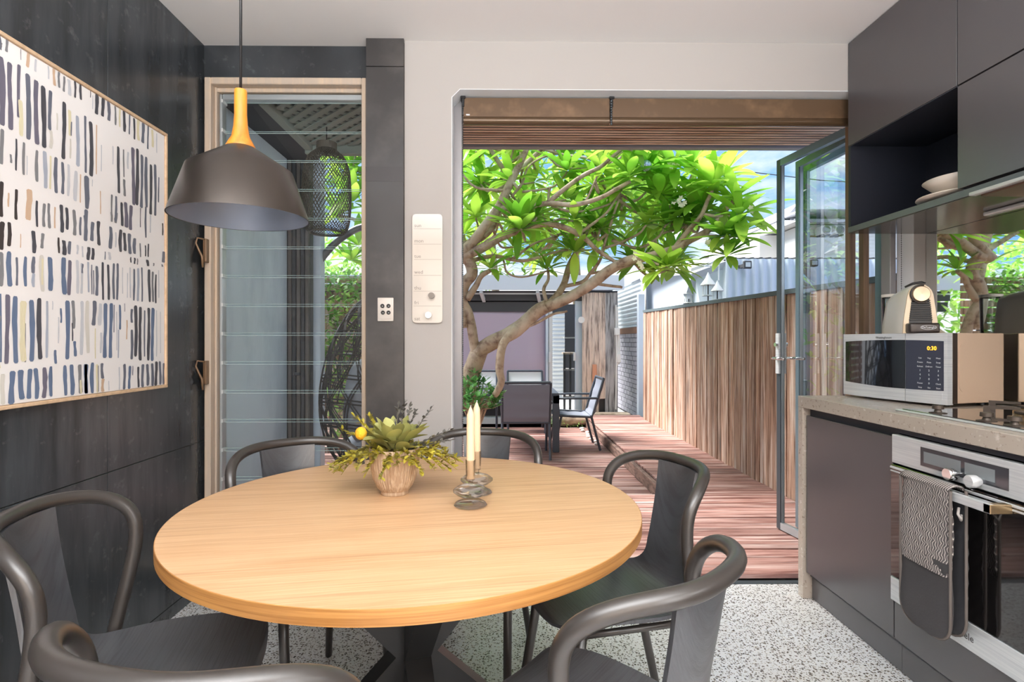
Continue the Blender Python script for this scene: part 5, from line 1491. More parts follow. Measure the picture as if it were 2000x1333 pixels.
# stone kerb, rock and low planting in front of the studio
p = MB(); p.rbox((sp(1085, 800, -.4).x, SY - .42, -.12), (sp(1232, 800, -.4).x, SY - .2, .01), .02, 2); o = p.build('stone_kerb', stone_rock); rebase(o, (1.6, SY - .3, -.12)); tag(o, 'pale flat stone kerb in front of the weathered boards', 'kerb')
def rock(c, s, lb, seed):
    b = MB(); rows = []
    for i in range(11):
        row = []
        for j in range(18):
            th = pi * i / 10; ph = 2 * pi * j / 18
            v = Vector((sin(th) * cos(ph), sin(th) * sin(ph), cos(th)))
            k = 1 + .28 * (mnoise.noise(v * 1.3 + Vector((seed, 0, 0))))
            row.append(Vector(c) + Vector((v.x * s[0] * k, v.y * s[1] * k, max(-.95 * s[2], v.z * s[2] * k))))
        rows.append(row)
    b.grid(rows, closed=True); o = b.build('rock', stone_rock, None, True); rebase(o, (c[0], c[1], c[2] - s[2])); tag(o, lb, 'rock'); return o
q = at(1118, 822, 8.5); rock((q.x, 8.5, LZ + .11), (.32, .22, .12), 'smooth tan boulder between the outdoor chair and the walkway', 3)
# moss and ground cover
b = MB()
for i in range(260):
    x = R.uniform(.75, 1.25); y = R.uniform(8.25, 8.6); v = Vector((x, y, LZ + R.uniform(.0, .10)))
    leaf_blade(b, v, (R.uniform(-1, 1), R.uniform(-1, 1), R.uniform(.2, 1)), (0, 0, 1), .04, .02, .2, n=2)
b.build('ground_cover', ivy_m, None, kind='stuff')

# ---------------------------------------------------------------- outdoor dining set
OT = thing('outdoor_table', 'dark grey slatted outdoor dining table on the lower deck', 'table', (.25, 6.95, LZ))
zt_ = at(1085, 768, 6.45).z
tx1 = at(1092, 780, 6.45).x; tx0 = tx1 - 1.02; ty0, ty1 = 6.42, 7.55
n_s = 9
for k in range(n_s):
    xa = tx0 + (tx1 - tx0) * k / n_s
    p = MB(); p.rbox((xa + .003, ty0, zt_ - .03), (xa + (tx1 - tx0) / n_s - .003, ty1, zt_), .004, 1); p.build('slat', furn_m, OT)
for (xa, ya, xb, yb2) in ((tx0, ty0, tx1, ty0 + .03), (tx0, ty1 - .03, tx1, ty1), (tx0, ty0, tx0 + .03, ty1), (tx1 - .03, ty0, tx1, ty1)):
    p = MB(); p.box((xa, ya, zt_ - .12), (xb, yb2, zt_ - .03)); p.build('apron', furn_m, OT)
for x in (tx0, tx1 - .075):
    for y in (ty0, ty1 - .075):
        p = MB(); p.rbox((x, y, LZ + .001), (x + .075, y + .075, zt_ - .03), .004, 1); p.build('leg', furn_m, OT)
def out_chair(loc, rz, lb, sling, back_only=False):
    """aluminium sling armchair: local +y faces forward"""
    t = thing('outdoor_chair', lb, 'chair', loc, rz, 'sling chairs around the outdoor table')
    W = .26
    for sx in (-1, 1):
        p = MB(); p.tube([(sx * W, -.34, .85), (sx * W, -.27, .62), (sx * W, -.20, .40), (sx * W, .20, .42), (sx * W, .24, .40)], .016, 8); p.build('side_frame', furn_m, t, 50, local=True)
        p = MB(); p.tube([(sx * W, -.19, .42), (sx * W, -.30, .005)], .015, 8); p.build('leg', furn_m, t, 50, local=True)
        p = MB(); p.tube([(sx * W, .16, .41), (sx * W, .25, .005)], .015, 8); p.build('leg', furn_m, t, 50, local=True)
        p = MB(); p.tube([(sx * (W + .02), -.27, .625), (sx * (W + .025), .0, .625), (sx * (W + .02), .20, .62), (sx * W, .19, .42)], .014, 8); p.build('armrest', furn_m, t, 50, local=True)
    for yy_, zz_, r_ in ((-.34, .85, .016), (.23, .405, .014), (-.2, .40, .014)):
        p = MB(); p.tube([(-W, yy_, zz_), (W, yy_, zz_)], r_, 8); p.build('cross_bar', furn_m, t, 50, local=True)
    # padded sling with three stitched bands
    P = catmull([(0, -.335, .83), (0, -.275, .62), (0, -.21, .43), (0, -.14, .395), (0, .10, .405), (0, .225, .41)], 6)
    rows = []; 
    for i, v in enumerate(P):
        pad = .010 * abs(sin(i / len(P) * pi * 7))
        rows.append([(-W + .01 + (2 * W - .02) * j / 6, v.y - pad * (1 if v.z > .45 else 0), v.z + pad * (0 if v.z > .45 else 1)) for j in range(7)])
    p = MB(); p.shell(rows, .012); p.build('sling', sling, t, 50, local=True)
    return t
oc = at(1027, 860, 6.10)
out_chair((oc.x, 6.28, LZ), 0, 'grey sling outdoor chair with its back to the house', sling_m)
oc = at(1118, 860, 6.75)
out_chair((oc.x, 6.78, LZ), radians(90), 'grey sling outdoor chair at the walkway end of the outdoor table', sling_m)
oc = at(1027, 860, 8.0); out_chair((oc.x, 7.98, LZ), pi, 'pale sling outdoor chair on the far side, behind the grey chair back', sling_light)
oc = at(935, 860, 8.0); out_chair((oc.x, 7.98, LZ), pi, 'pale sling outdoor chair on the far side, half hidden by the trunk', sling_light)

# ---------------------------------------------------------------- courtyard at the left, seen through the louvres
b = MB(); b.box((-1.53, 2.76, -.3), (-1.43, 3.72, 2.62)); b.build('wall_courtyard', grey_render, None, kind='structure')
q0 = at(551, 600, 3.72); q1 = at(602, 600, 3.72)
cw = thing('slatted_screen', 'dark grooved panel doors at the end of the rendered courtyard wall', 'screen', (q0.x, 3.75, 0))
p = MB(); p.box((-1.6, 3.76, -.3), (q1.x, 3.82, 2.46)); p.build('backing', charcoal, cw)
for k in range(6):
    xa = q0.x + (q1.x - q0.x) * k / 6
    p = MB(); p.rbox((xa + .002, 3.735, -.12), (xa + (q1.x - q0.x) / 6 - .002, 3.76, 2.46), .003, 1); p.build('slat', charcoal_slat if k % 2 else charcoal, cw)
p = MB(); qh = at(577, 731, 3.72); p.rbox((qh.x - .012, 3.715, qh.z - .01), (qh.x + .03, 3.735, qh.z + .01), .004, 1); p.build('handle', charcoal, cw)
q2_ = at(604, 600, 3.9); q3_ = at(626, 600, 3.9)
p = MB(); p.rbox((q2_.x, 3.9, -.12), (q3_.x, 4.0, 2.46), .004, 1); o = p.build('post', pale_blue); rebase(o, (q2_.x, 3.95, -.12)); tag(o, 'pale blue post between the dark screen and the woven chair', 'post')
# lattice ceiling
lz_ = 2.40
lt = thing('lattice_ceiling', 'grey-green timber lattice ceiling over the courtyard', 'lattice', (-.6, 3.2, lz_))
lx0, lx1, ly0, ly1 = -1.17, -.50, 2.80, 3.46
def clip_line(x, y, dx, dy):
    ts = []
    t0, t1 = -9, 9
    for p_, d_, lo, hi in ((x, dx, lx0, lx1), (y, dy, ly0, ly1)):
        a, c = (lo - p_) / d_, (hi - p_) / d_
        if a > c: a, c = c, a
        t0 = max(t0, a); t1 = min(t1, c)
    return (t0, t1) if t1 - t0 > .03 else None
k = 0; lat_m = M('lattice_green', srgb(150, 156, 146), .7)
for sgn in (1, -1):
    s = -1.6
    while s < 1.6:
        c = clip_line(-.73 + s, 3.13, 1, sgn)
        if c:
            p = MB(); zz = lz_ + (.008 if sgn > 0 else 0)
            p.bar((-.73 + s + c[0], 3.13 + sgn * c[0], zz), (-.73 + s + c[1], 3.13 + sgn * c[1], zz), .034, .007); p.build('slat', lat_m, lt); k += 1
        s += .086
p = MB(); p.rbox((lx0 - .05, ly0, lz_ - .03), (lx0, ly1 + .04, lz_ + .06), .004, 1); p.build('edge_beam', lat_m, lt)
p = MB(); p.rbox((lx0 - .05, ly1, lz_ - .05), (lx1 + .05, ly1 + .05, lz_ + .08), .004, 1); p.build('edge_beam', lat_m, lt)
p = MB(); p.box((-1.6, 2.76, lz_ + .10), (lx1 + .05, 3.74, lz_ + .12)); p.build('roof_sheet', charcoal, lt)
p = MB(); p.box((-1.43, 2.76, lz_ + .0), (lx0 - .05, 3.74, lz_ + .03)); p.build('soffit', charcoal, lt)
# woven basket lamp
bq = at(638, 370, 3.15); bt_ = at(638, 288, 3.15).z; bb_ = at(638, 455, 3.15).z; br = (at(685, 370, 3.15).x - at(592, 370, 3.15).x) / 2
bl = thing('basket_lampshade', 'tall woven cane basket shade hanging under the lattice ceiling', 'lamp', (bq.x, 3.15, bb_))
Hh = bt_ - bb_
prof = [(.70, 0), (.86, .05), (.96, .18), (1.0, .38), (.99, .58), (.93, .74), (.74, .88), (.42, .965), (.40, 1.0)]
PP = catmull([(r_ * br, 0, z_ * Hh) for r_, z_ in prof], 5)
b = MB()
for sgn in (1, -1):
    for k in range(44):
        pts = []
        for i, v in enumerate(PP):
            a = 2 * pi * k / 44 + sgn * i / len(PP) * 3.4
            pts.append((bq.x + v.x * cos(a), 3.15 + v.x * sin(a), bb_ + v.z))
        b.tube(pts, .0022, 3, cap=False)
b.build('weave', basket_m, bl, kind='stuff')
p = MB(); p.tube([(bq.x + .70 * br * cos(2*pi*k/32), 3.15 + .70 * br * sin(2*pi*k/32), bb_) for k in range(32)], .006, 6, closed=True); p.lathe([(.40 * br, Hh * .97), (.42 * br, Hh * .97), (.42 * br, Hh * 1.05), (.40 * br, Hh * 1.05)], (bq.x, 3.15, bb_), 24); p.build('rim', basket_m, bl)
p = MB(); p.tube([(bq.x, 3.15, bt_ - .05), (bq.x, 3.15, lz_ + .0)], .0035, 6); p.build('cord', black_plastic, bl)
p = MB(); p.tube([(bq.x - .42 * br, 3.15, bt_), (bq.x, 3.15, bt_ + .02), (bq.x + .42 * br, 3.15, bt_)], .003, 5); p.build('hook', black_plastic, bl)
# egg chair
EY = 3.85
ec_ = at(748, 745, EY); er = .42; ehz = .66
eg = thing('hanging_egg_chair', 'dark woven egg chair hanging from a curved steel stand outside the window', 'chair', (ec_.x, EY, 0))
zc_ = .86
b = MB()
def egg(th, ph):   # th from top
    v = Vector((sin(th) * cos(ph), sin(th) * sin(ph), cos(th)))
    rx = er * (1 - .16 * v.z)
    return Vector((ec_.x + v.x * rx, EY + v.y * rx * .9, zc_ + v.z * ehz))
rr_ = random.Random(5)
def opening(p_):   # open front faces the table and garden side
    dv = (p_ - Vector((ec_.x, EY, zc_ + .05))).normalized()
    return dv.dot(Vector((.62, .75, .1)).normalized()) > .72
def runs(pts, r):
    seg = []
    for q in pts:
        if opening(q):
            if len(seg) > 3: b.tube(seg, r, 4, cap=False)
            seg = []
        else: seg.append(q)
    if len(seg) > 3: b.tube(seg, r, 4, cap=False)
for k in range(13):
    th0 = pi * (k + .6) / 13.2
    for e_ in (0, .035):
        runs([egg(min(pi, max(0, th0 + e_ + .16 * sin(2 * pi * i / 56 + .6))), 2 * pi * i / 56) for i in range(57)], .0050)
for sg in (1, -1):
    for k in range(15):
        for e_ in (0, .05):
            runs([egg(pi * (.05 + .9 * i / 40), 2 * pi * k / 15 + e_ + sg * 1.9 * (i / 40) + .08 * sin(i * .5 + k)) for i in range(41)], .0055)
for k in range(10):
    a0 = rr_.uniform(0, 6.28); runs([egg(pi * (.04 + .5 * i / 30), a0 + .5 * sin(i * .12 + k)) for i in range(31)], .0045)
b.build('wicker_shell', wicker_m, eg, kind='stuff')
p = MB()
od = Vector((.62, .75, .1)).normalized(); u = od.orthogonal().normalized(); w = od.cross(u); pts = []
for i in range(40):
    a = 2*pi*i/40; v = (u * cos(a) + w * sin(a)) * sqrt(1 - .72**2) + od * .72
    pts.append(Vector((ec_.x + v.x * er, EY + v.y * er * .9, zc_ + .05 + v.z * ehz)))
p.tube(pts, .016, 8, closed=True); p.build('rim', wicker_m, eg, True)
rows = []
for i in range(9):
    row = []
    for j in range(16):
        th = pi * i / 8; ph = 2*pi*j/16
        row.append(Vector((ec_.x + .27 * sin(th) * cos(ph) * (1), EY + .25 * sin(th) * sin(ph), zc_ - .40 + .11 * cos(th))))
    rows.append(row)
p = MB(); p.grid(rows, closed=True); p.build('cushion', cushion_m, eg, True)
rows = []
for i in range(9):
    row = []
    for j in range(16):
        th = pi * i / 8; ph = 2*pi*j/16
        row.append(Vector((ec_.x - .12 + .10 * sin(th) * cos(ph), EY - .12 + .22 * sin(th) * sin(ph), zc_ - .08 + .28 * cos(th))))
    rows.append(row)
p = MB(); p.grid(rows, closed=True); p.build('cushion', cushion_m, eg, True)
SYs = EY + .12
A = [(600, 600), (603, 555), (622, 515), (655, 475), (700, 446), (745, 440)]
pts = [at(px, py, SYs) for px, py in A]
lowp = [Vector((pts[0].x - .01, SYs, .7)), Vector((pts[0].x + .02, SYs, .25)), Vector((ec_.x - .15, SYs, .03))]
p = MB(); p.tube(catmull(list(reversed(lowp)) + pts + [Vector((ec_.x, EY + .05, pts[-1].z - .02))], 5), .026, 10); p.build('stand', rope_m, eg, True)
p = MB(); p.tube([(ec_.x + .42 * cos(2*pi*k/32), SYs + .42 * sin(2*pi*k/32), .030) for k in range(32)], .022, 8, closed=True); p.build('base_ring', rope_m, eg, True)
p = MB(); p.tube([Vector((ec_.x, EY + .05, pts[-1].z - .03)), Vector((ec_.x, EY, zc_ + ehz - .01))], .006, 6); p.build('chain', rope_m, eg)
# slatted timber fence further back with ivy
lf = thing('slat_fence', 'horizontal timber slat fence with ivy beyond the woven egg chair', 'fence', (-2.2, 6.3, LZ))
us2 = unit_box('rail_mesh', fence_m, .05, .004)
z = LZ + .02
ztp = at(660, 540, 6.3).z
while z < ztp:
    piece('slat', us2, (-2.3, 6.3, z + .04), (2.0, .025, .075), lf, (0, R.uniform(-.004, .004), 0)); z += .088
for x in (-3.2, -2.4, -1.62):
    p = MB(); p.box((x, 6.32, LZ), (x + .07, 6.39, ztp)); p.build('post', charcoal, lf)
def foliage(name, mat, n, region, size, lb=None, kind='stuff', dens=None, seed=1, wr=.4):
    rg = random.Random(seed); b = MB(); (x0, y0_, z0), (x1, y1_, z1) = region
    i = 0
    while i < n:
        v = Vector((rg.uniform(x0, x1), rg.uniform(y0_, y1_), rg.uniform(z0, z1)))
        if dens and not dens(v): 
            i += .2; continue
        d_ = Vector((rg.uniform(-1, 1), rg.uniform(-1, 1), rg.uniform(-.8, .8)))
        L_ = size * rg.uniform(.7, 1.3)
        leaf_blade(b, v, d_, (rg.uniform(-.5,.5), rg.uniform(-.5,.5), 1), L_, L_ * wr, rg.uniform(0, .5), n=2)
        i += 1
    o = b.build(name, mat, None, kind=kind) if kind else b.build(name, mat)
    return o
iv = foliage('ivy_creeper', ivy_m, 1500, ((-2.35, 6.05, LZ), (-1.55, 6.28, ztp + .1)), .07, seed=3, kind=None, wr=.6, dens=lambda v: v.x > -2.2 + .5 * (1.5 - v.z) * .5)
rebase(iv, (-1.9, 6.28, LZ)); tag(iv, 'light green creeper covering the horizontal slat fence', 'creeper')
# hedge and trees behind everything at the left (seen in the mirror and through the louvres)
hd = foliage('back_hedge', leaf_back, 2600, ((-6.0, 9.0, .2), (-2.2, 10.2, 3.0)), .20, seed=4, kind=None)
rebase(hd, (-4, 9.6, LZ)); tag(hd, 'bright green hedge mass behind the slat fence', 'hedge')
# rear trees seen through the canopy
for i, (px, py, Y, rx, rz_, n) in enumerate(((960, 430, 13.5, 2.2, 1.6, 900), (1120, 395, 14.2, 2.0, 1.5, 800), (1262, 405, 13.8, 1.5, 1.3, 560))):
    c = at(px, py, Y)
    b = MB(); rg = random.Random(20 + i)
    for k in range(n):
        th = rg.uniform(0, 2*pi); cz = rg.uniform(-1, 1); rad = rg.random() ** .4
        v = c + Vector((rx * rad * sqrt(1 - cz*cz) * cos(th), rx * .6 * rad * sqrt(1 - cz*cz) * sin(th), rz_ * rad * cz))
        leaf_blade(b, v, (rg.uniform(-1,1), rg.uniform(-1,1), rg.uniform(-.6,.6)), (0, 0, 1), rg.uniform(.22, .38), .11, .3, n=2)
    t = thing('garden_tree', ('bright green tree seen through the left part of the frangipani crown', 'bright green tree seen through the middle of the frangipani crown', 'bright green tree behind the right part of the frangipani, above the studio roof')[i], 'tree', (c.x, Y, -.3))
    b.build('foliage', leaf_back, t, kind='stuff')
    p = MB(); p.tube([(c.x, Y, -.3), (c.x + .1, Y, c.z * .6), (c.x, Y, c.z)], [.12, .09, .05], 8); p.build('trunk', bark, t, True)

# ---------------------------------------------------------------- jade plant beside the trunk
jp = thing('jade_plant', 'bushy jade plant with small glossy round leaves below the frangipani trunk', 'plant', (at(932, 800, 5.0).x, 5.0, LZ))
jc = at(930, 785, 5.0)
rg = random.Random(9)
b = MB(); n_j = 0
stems = []
for k in range(46):
    a = rg.uniform(0, 2*pi); el = radians(rg.uniform(-5, 85))
    e = jc + Vector((cos(a) * cos(el) * rg.uniform(.1, .27), sin(a) * cos(el) * .25, sin(el) * rg.uniform(.10, .30) - .04))
    stems.append(e)
    b.tube([jc + Vector((0, 0, -.3)), (jc + e) / 2 + Vector((0, 0, -.04)), e], [.012, .008, .004], 5)
b.build('stem', bark, jp)
lv = MB()
cnt = 0
jl = MB(); leaf_blade(jl, (0, 0, 0), (1, 0, 0), (0, 0, 1), .055, .034, .1, n=4)
jm = bpy.data.meshes.new('jade_leaf'); jm.from_pydata([tuple(v) for v in jl.v], [], jl.f); jm.materials.append(jade_m)
for e in stems:
    for k in range(12):
        d_ = Vector((rg.uniform(-1, 1), rg.uniform(-1, 1), rg.uniform(-.2, 1))).normalized(); v = e + d_ * rg.uniform(0, .05)
        if cnt < 280 and e.y < jc.y + .08 and k < 9:
            q_ = d_.to_track_quat('X', 'Z').to_euler(); piece('leaf', jm, v, (1, 1, 1), jp, q_); cnt += 1
        else: leaf_blade(lv, v, d_, (0, 0, 1), .055, .034, .1, n=3)
lv.build('leaves', jade_m, jp, kind='stuff')
p = MB(); p.rbox((jc.x - .32, 4.75, LZ), (jc.x + .25, 5.35, .06), .01, 1); p.build('planter_box', charcoal, jp)

# ---------------------------------------------------------------- frangipani tree
tree = thing('frangipani_tree', 'spreading frangipani tree with pale forked branches and long bright green leaves', 'tree', (at(915, 735, 5.1).x, 5.1, LZ))
def BR(pts, r0, r1):
    P = [at(px, py, Y) for px, py, Y in pts]
    C_ = catmull(P, 5); n = len(C_)
    rg_ = [r0 + (r1 - r0) * (i / (n - 1)) ** .9 for i in range(n)]
    C_ = [c + Vector((mnoise.noise(c * 3), mnoise.noise(c * 3 + Vector((7, 0, 0))), mnoise.noise(c * 3 + Vector((0, 9, 0))))) * .02 * (1 if 0 < i < n - 1 else 0) for i, c in enumerate(C_)]
    p = MB(); p.tube(C_, [r * (1 + .08 * mnoise.noise(c * 9)) for r, c in zip(rg_, C_)], 10)
    p.build('branch', bark, tree, True)
    return C_
k1 = 5.05
main = []
main.append(BR([(890, 800, 5.15), (905, 752, 5.12), (925, 715, 5.08), (938, 684, k1)], .092, .078))
main.append(BR([(932, 690, k1), (965, 668, 5.0), (1010, 645, 4.95), (1048, 610, 4.9), (1068, 598, 4.88)], .070, .058))
main.append(BR([(1062, 603, 4.9), (1120, 575, 4.8), (1160, 552, 4.7), (1190, 528, 4.65), (1232, 508, 4.6), (1262, 502, 4.55)], .050, .040))
main.append(BR([(1258, 503, 4.55), (1318, 487, 4.5), (1350, 468, 4.45), (1388, 445, 4.4), (1412, 415, 4.4), (1435, 390, 4.4)], .036, .018))
main.append(BR([(1318, 487, 4.5), (1345, 450, 4.45), (1370, 422, 4.4), (1384, 390, 4.4), (1392, 366, 4.4)], .022, .014))
main.append(BR([(1372, 420, 4.4), (1405, 424, 4.38), (1438, 423, 4.35)], .014, .012))
main.append(BR([(1378, 460, 4.4), (1412, 462, 4.35), (1434, 462, 4.3)], .012, .010))
main.append(BR([(1265, 505, 4.55), (1288, 520, 4.5), (1304, 522, 4.45)], .013, .010))
# stub with its knee
main.append(BR([(1012, 640, 4.93), (985, 668, 4.85), (977, 690, 4.82), (976, 722, 4.82), (980, 745, 4.83), (966, 772, 4.86)], .042, .030))
# left riser
main.append(BR([(930, 694, k1), (922, 650, 5.0), (914, 610, 4.98), (906, 590, 4.96), (905, 570, 4.95)], .046, .036))
main.append(BR([(905, 640, 5.0), (900, 590, 4.97), (906, 555, 4.95), (920, 535, 4.93), (915, 510, 4.92), (903, 498, 4.9)], .055, .050))
main.append(BR([(912, 585, 4.95), (928, 560, 4.94), (938, 540, 4.92), (958, 528, 4.9)], .032, .020))
main.append(BR([(890, 506, 4.9), (935, 458, 4.85), (975, 405, 4.8), (1000, 355, 4.75), (1020, 310, 4.7), (1034, 280, 4.68), (1050, 240, 4.65)], .050, .020))
main.append(BR([(975, 405, 4.8), (1020, 407, 4.75), (1068, 397, 4.7), (1120, 400, 4.6), (1170, 388, 4.55), (1205, 370, 4.5), (1232, 355, 4.5)], .028, .015))
main.append(BR([(1068, 397, 4.7), (1100, 372, 4.65), (1140, 345, 4.6), (1175, 328, 4.55), (1200, 305, 4.5), (1225, 285, 4.5)], .022, .013))
main.append(BR([(1072, 399, 4.7), (1110, 412, 4.75), (1150, 412, 4.8), (1190, 400, 4.85), (1212, 380, 4.9)], .013, .009))
main.append(BR([(1145, 391, 4.58), (1160, 362, 4.6), (1172, 338, 4.6)], .010, .007))
main.append(BR([(905, 500, 4.9), (945, 482, 4.85), (985, 462, 4.82), (1030, 444, 4.8), (1072, 438, 4.75), (1132, 458, 4.7), (1168, 490, 4.68), (1205, 515, 4.66)], .046, .014))
main.append(BR([(1130, 457, 4.7), (1160, 435, 4.72), (1190, 410, 4.75), (1215, 370, 4.8)], .014, .009))
main.append(BR([(1030, 444, 4.8), (1042, 432, 4.8), (1048, 425, 4.8)], .014, .010))
main.append(BR([(1072, 438, 4.75), (1095, 428, 4.78), (1120, 432, 4.8)], .012, .009))
main.append(BR([(905, 480, 5.2), (950, 458, 5.2), (972, 420, 5.2), (985, 350, 5.2), (970, 310, 5.15), (952, 280, 5.1)], .040, .016))
main.append(BR([(985, 350, 5.2), (1020, 325, 5.15), (1060, 290, 5.1), (1090, 265, 5.1)], .026, .014))
main.append(BR([(1052, 288, 5.05), (1100, 302, 5.0), (1148, 310, 4.9), (1170, 320, 4.9)], .015, .010))
main.append(BR([(1072, 308, 5.0), (1090, 325, 5.0), (1130, 330, 5.0), (1165, 332, 5.0)], .011, .008))
main.append(BR([(905, 512, 4.95), (960, 500, 5.0), (1020, 508, 5.0), (1070, 498, 5.0), (1110, 488, 5.0)], .022, .010))
main.append(BR([(1000, 505, 5.0), (1040, 478, 5.05), (1080, 465, 5.1), (1100, 455, 5.1)], .012, .008))
main.append(BR([(983, 508, 5.0), (990, 530, 5.0), (1020, 540, 5.0), (1068, 530, 5.0)], .010, .007))
main.append(BR([(1020, 375, 4.9), (1055, 371, 4.9), (1085, 362, 4.95), (1108, 335, 5.0)], .012, .008))
main.append(BR([(1000, 385, 4.85), (1020, 360, 4.85), (1030, 330, 4.9), (1045, 315, 5.0), (1075, 300, 5.0)], .013, .008))
# riser to the middle of the crown
main.append(BR([(1060, 605, 4.9), (1085, 580, 4.95), (1102, 555, 5.0), (1112, 520, 5.0), (1130, 485, 5.0), (1142, 465, 5.0), (1158, 430, 5.0)], .036, .020))
main.append(BR([(1100, 560, 5.0), (1135, 552, 4.98), (1150, 535, 4.95), (1170, 508, 4.9), (1182, 470, 4.85), (1196, 430, 4.8), (1210, 390, 4.8)], .018, .010))
main.append(BR([(1068, 590, 4.9), (1062, 565, 4.95), (1070, 545, 5.0), (1068, 520, 5.0)], .018, .012))
main.append(BR([(1178, 485, 4.85), (1220, 470, 4.8), (1250, 455, 4.75), (1262, 440, 4.7)], .013, .009))
main.append(BR([(1150, 535, 4.95), (1205, 525, 4.9), (1240, 515, 4.85)], .013, .010))
main.append(BR([(1195, 470, 4.85), (1245, 486, 4.8), (1285, 465, 4.75), (1300, 440, 4.7), (1318, 425, 4.7)], .014, .009))
main.append(BR([(1295, 456, 4.72), (1325, 450, 4.7), (1340, 440, 4.7)], .010, .008))
main.append(BR([(1010, 650, 4.95), (1045, 632, 4.9), (1080, 612, 4.85), (1108, 608, 4.82)], .016, .009))
main.append(BR([(1160, 555, 4.7), (1200, 560, 4.65), (1215, 562, 4.62)], .013, .011))
# limbs to the left, behind the wall, seen through the louvres and in the mirror
main.append(BR([(905, 500, 4.95), (860, 440, 5.1), (800, 390, 5.3), (740, 350, 5.4), (690, 330, 5.5)], .05, .018))
main.append(BR([(900, 560, 5.0), (850, 500, 5.2), (790, 470, 5.4), (720, 440, 5.5), (660, 420, 5.6)], .035, .014))
main.append(BR([(860, 440, 5.1), (840, 360, 5.2), (800, 290, 5.3)], .03, .014))

tips = [(1392, 362, 4.4, 1.25), (1445, 422, 4.35, 1.25), (1436, 463, 4.3, 1.0), (1306, 523, 4.45, 1.0), (1228, 345, 4.5, 1.0), (1330, 424, 4.7, 1.0), (1435, 388, 4.4, 1.1),
        (1225, 285, 4.5, 1.1), (1250, 515, 4.8, .9), (1345, 440, 4.7, 1.0), (1262, 438, 4.7, 1.0), (1240, 515, 4.85, .9), (1215, 372, 4.8, 1), (1172, 330, 4.9, 1.1), (1262, 335, 4.6, 1.1),
        (1410, 462, 4.32, 1.0), (1372, 400, 4.6, 1.1), (1410, 345, 4.6, 1.1), (1352, 320, 4.5, 1.1), (1285, 530, 4.5, .9), (1420, 500, 4.3, .8), (1290, 380, 4.7, 1.1), (1318, 330, 4.7, 1.1), (1108, 335, 5, 1), (1048, 425, 4.8, .8), (1122, 430, 4.8, .9), (1068, 528, 5.0, .8), (1110, 488, 5.0, .9), (958, 526, 4.9, .8), (1300, 440, 4.7, 1),
        (690, 330, 5.5, 1.2), (660, 420, 5.6, 1.2), (700, 480, 5.5, 1.2), (800, 290, 5.3, 1.1), (740, 350, 5.4, 1.1), (640, 300, 5.8, 1.2), (690, 395, 5.2, 1.2), (668, 365, 5.3, 1.1), (700, 300, 5.4, 1.2), (685, 510, 5.3, 1.0)]
rg = random.Random(42)
# further twigs fill the crown's volume
allp = [c for m_ in main for c in m_[2:]]
tw = MB()
extra = []
while len(extra) < 92:
    px = rg.uniform(895, 1375); py = rg.uniform(230, 540); Y = rg.uniform(4.7, 6.9)
    # crown outline: lower edge climbs on the left and right
    if py > 500 and px < 1150: continue
    if px > 1290 and (py < 300 or Y > 5.6): continue
    if px > 1330 and py > 440: continue
    extra.append((px, py, Y, rg.uniform(.85, 1.1)))
for k in range(14): extra.append((rg.uniform(620, 880), rg.uniform(240, 470), rg.uniform(4.8, 6.4), 1.0))
T = []
for px, py, Y, s in tips: T.append((at(px, py, Y), s, None))
for px, py, Y, s in extra:
    e = at(px, py, Y)
    n_ = min(allp, key=lambda c: (c - e).length + (0 if c.z < e.z + .1 else .6))
    mid = (n_ + e) / 2 + Vector((rg.uniform(-.08, .08), rg.uniform(-.08, .08), -.08))
    C_ = catmull([n_, mid, e], 5)
    p = MB(); p.tube(C_, [.014 - .006 * i / len(C_) for i in range(len(C_))], 7); p.build('branch', bark, tree, True)
    T.append((e, s, (e - mid).normalized()))
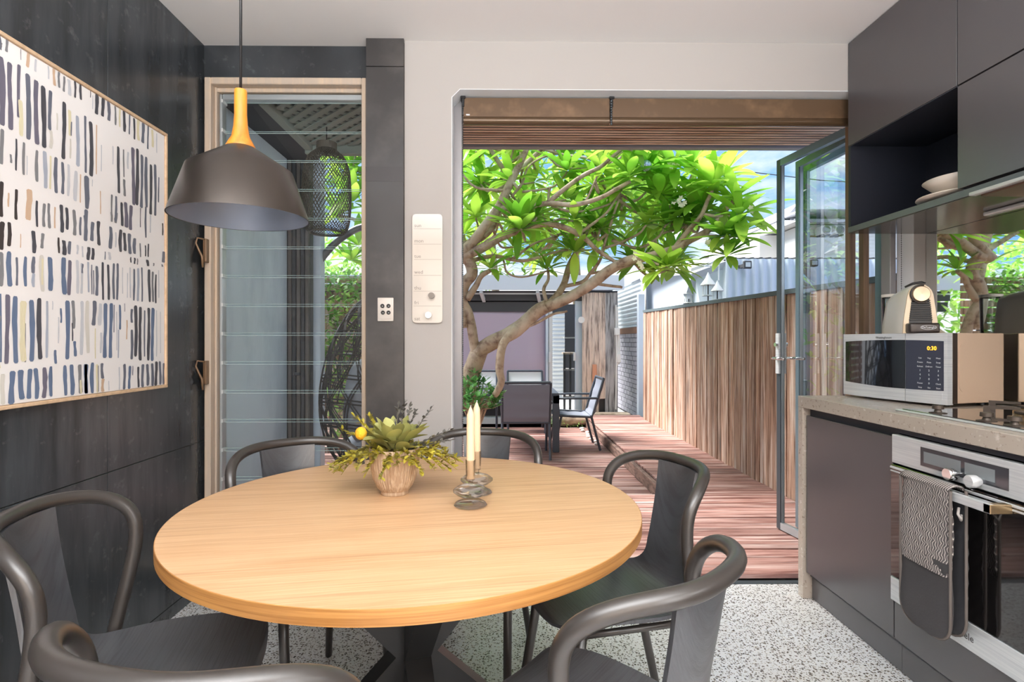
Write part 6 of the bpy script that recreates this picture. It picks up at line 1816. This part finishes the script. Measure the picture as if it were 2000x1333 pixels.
# leaf shapes shared by all leaves
lmesh = []
for (dr, wd, fo) in ((.1, .26, .18), (.35, .24, .25), (.7, .25, .15), (.5, .27, .1)):
    b = MB(); leaf_blade(b, (0, 0, 0), (1, 0, 0), (0, 0, 1), 1, wd, dr, n=8, fold=fo, wide=1.1)
    b2 = MB(); b2.add(b.v, b.f)
    me = bpy.data.meshes.new('frangipani_leaf'); me.from_pydata([tuple(v) for v in b.v], [], b.f); me.materials.append(leaf_m)
    me.polygons.foreach_set('use_smooth', [True] * len(me.polygons)); lmesh.append((me, b))
cand = []
for (e, s, dv) in T:
    n = rg.randint(14, 19)
    up = (dv or Vector((rg.uniform(-.3, .3), rg.uniform(-.5, .1), 1))).normalized()
    up = (up + Vector((0, 0, .9))).normalized()
    q0 = up.to_track_quat('Z', 'X')
    for k in range(n):
        a = k * 2.399 + rg.uniform(-.2, .2); el = radians(68 - 85 * (k / n) + rg.uniform(-10, 10))
        d = q0 @ Vector((cos(a) * cos(el), sin(a) * cos(el), sin(el)))
        L_ = s * rg.uniform(.23, .35) * (.75 if k < 3 else 1)
        cand.append((e, d, L_, rg.randrange(4)))
def in_view(c):
    e, d, L_, m_ = c
    dd = e.x * sin(TH) + e.y * cos(TH); px = CX + F * (e.x * cos(TH) - e.y * sin(TH)) / dd; py = 666.5 - F * (e.z - HC) / dd
    return (900 < px < 1520 and 285 < py < 640) or (625 < px < 705 and 280 < py < 560)
vis = [c for c in cand if in_view(c)]
vis.sort(key=lambda c: -(c[2] / c[0].y))
single = set(id(c) for c in vis[:298])
mass = MB()
for c in cand:
    e, d, L_, mi = c
    q_ = d.to_track_quat('X', 'Z')
    if abs(d.z) > .97: q_ = Quaternion((0, 0, 1), rg.uniform(0, 6)) @ q_
    e0 = e + d * .015
    if id(c) in single:
        o = piece('leaf', lmesh[mi][0], e0, (L_, L_, L_), tree, q_.to_euler())
    else:
        src = lmesh[mi][1]; Mx = Matrix.Translation(e0) @ q_.to_matrix().to_4x4() @ Matrix.Scale(L_, 4)
        mass.add([Mx @ v for v in src.v], src.f)
mass.build('foliage', leaf_m, tree, True, kind='stuff')
# blossoms
for px, py, Y in ((1318, 325, 4.6), (1322, 392, 4.6), (1240, 500, 4.5), (1248, 520, 4.5), (1380, 468, 4.35), (1312, 318, 4.65), (1330, 398, 4.6), (1470, 412, 4.3)):
    c = at(px, py, Y); b = MB()
    for j in range(3):
        cc = c + Vector((rg.uniform(-.04, .04), rg.uniform(-.04, .0), rg.uniform(-.03, .03)))
        for k in range(5):
            a = 2*pi*k/5 + j; leaf_blade(b, cc, (cos(a), -.4, sin(a)), (0, -1, 0), .026, .018, .05, n=3)
    b.build('blossom', petal_m, tree)
# glass wind ornament hanging in the tree
q = at(1262, 324, 4.45)
p = MB(); p.lathe([(.045 * sin(pi * k / 8) if 0 < k < 8 else 0, -.045 * cos(pi * k / 8)) for k in range(9)], q, 16); gb = p.build('glass_float', M('float_glass', srgb(170, 190, 205), .08, .6), None, True); rebase(gb, q); tag(gb, 'small silvery glass ball ornament hanging among the frangipani leaves', 'ornament')
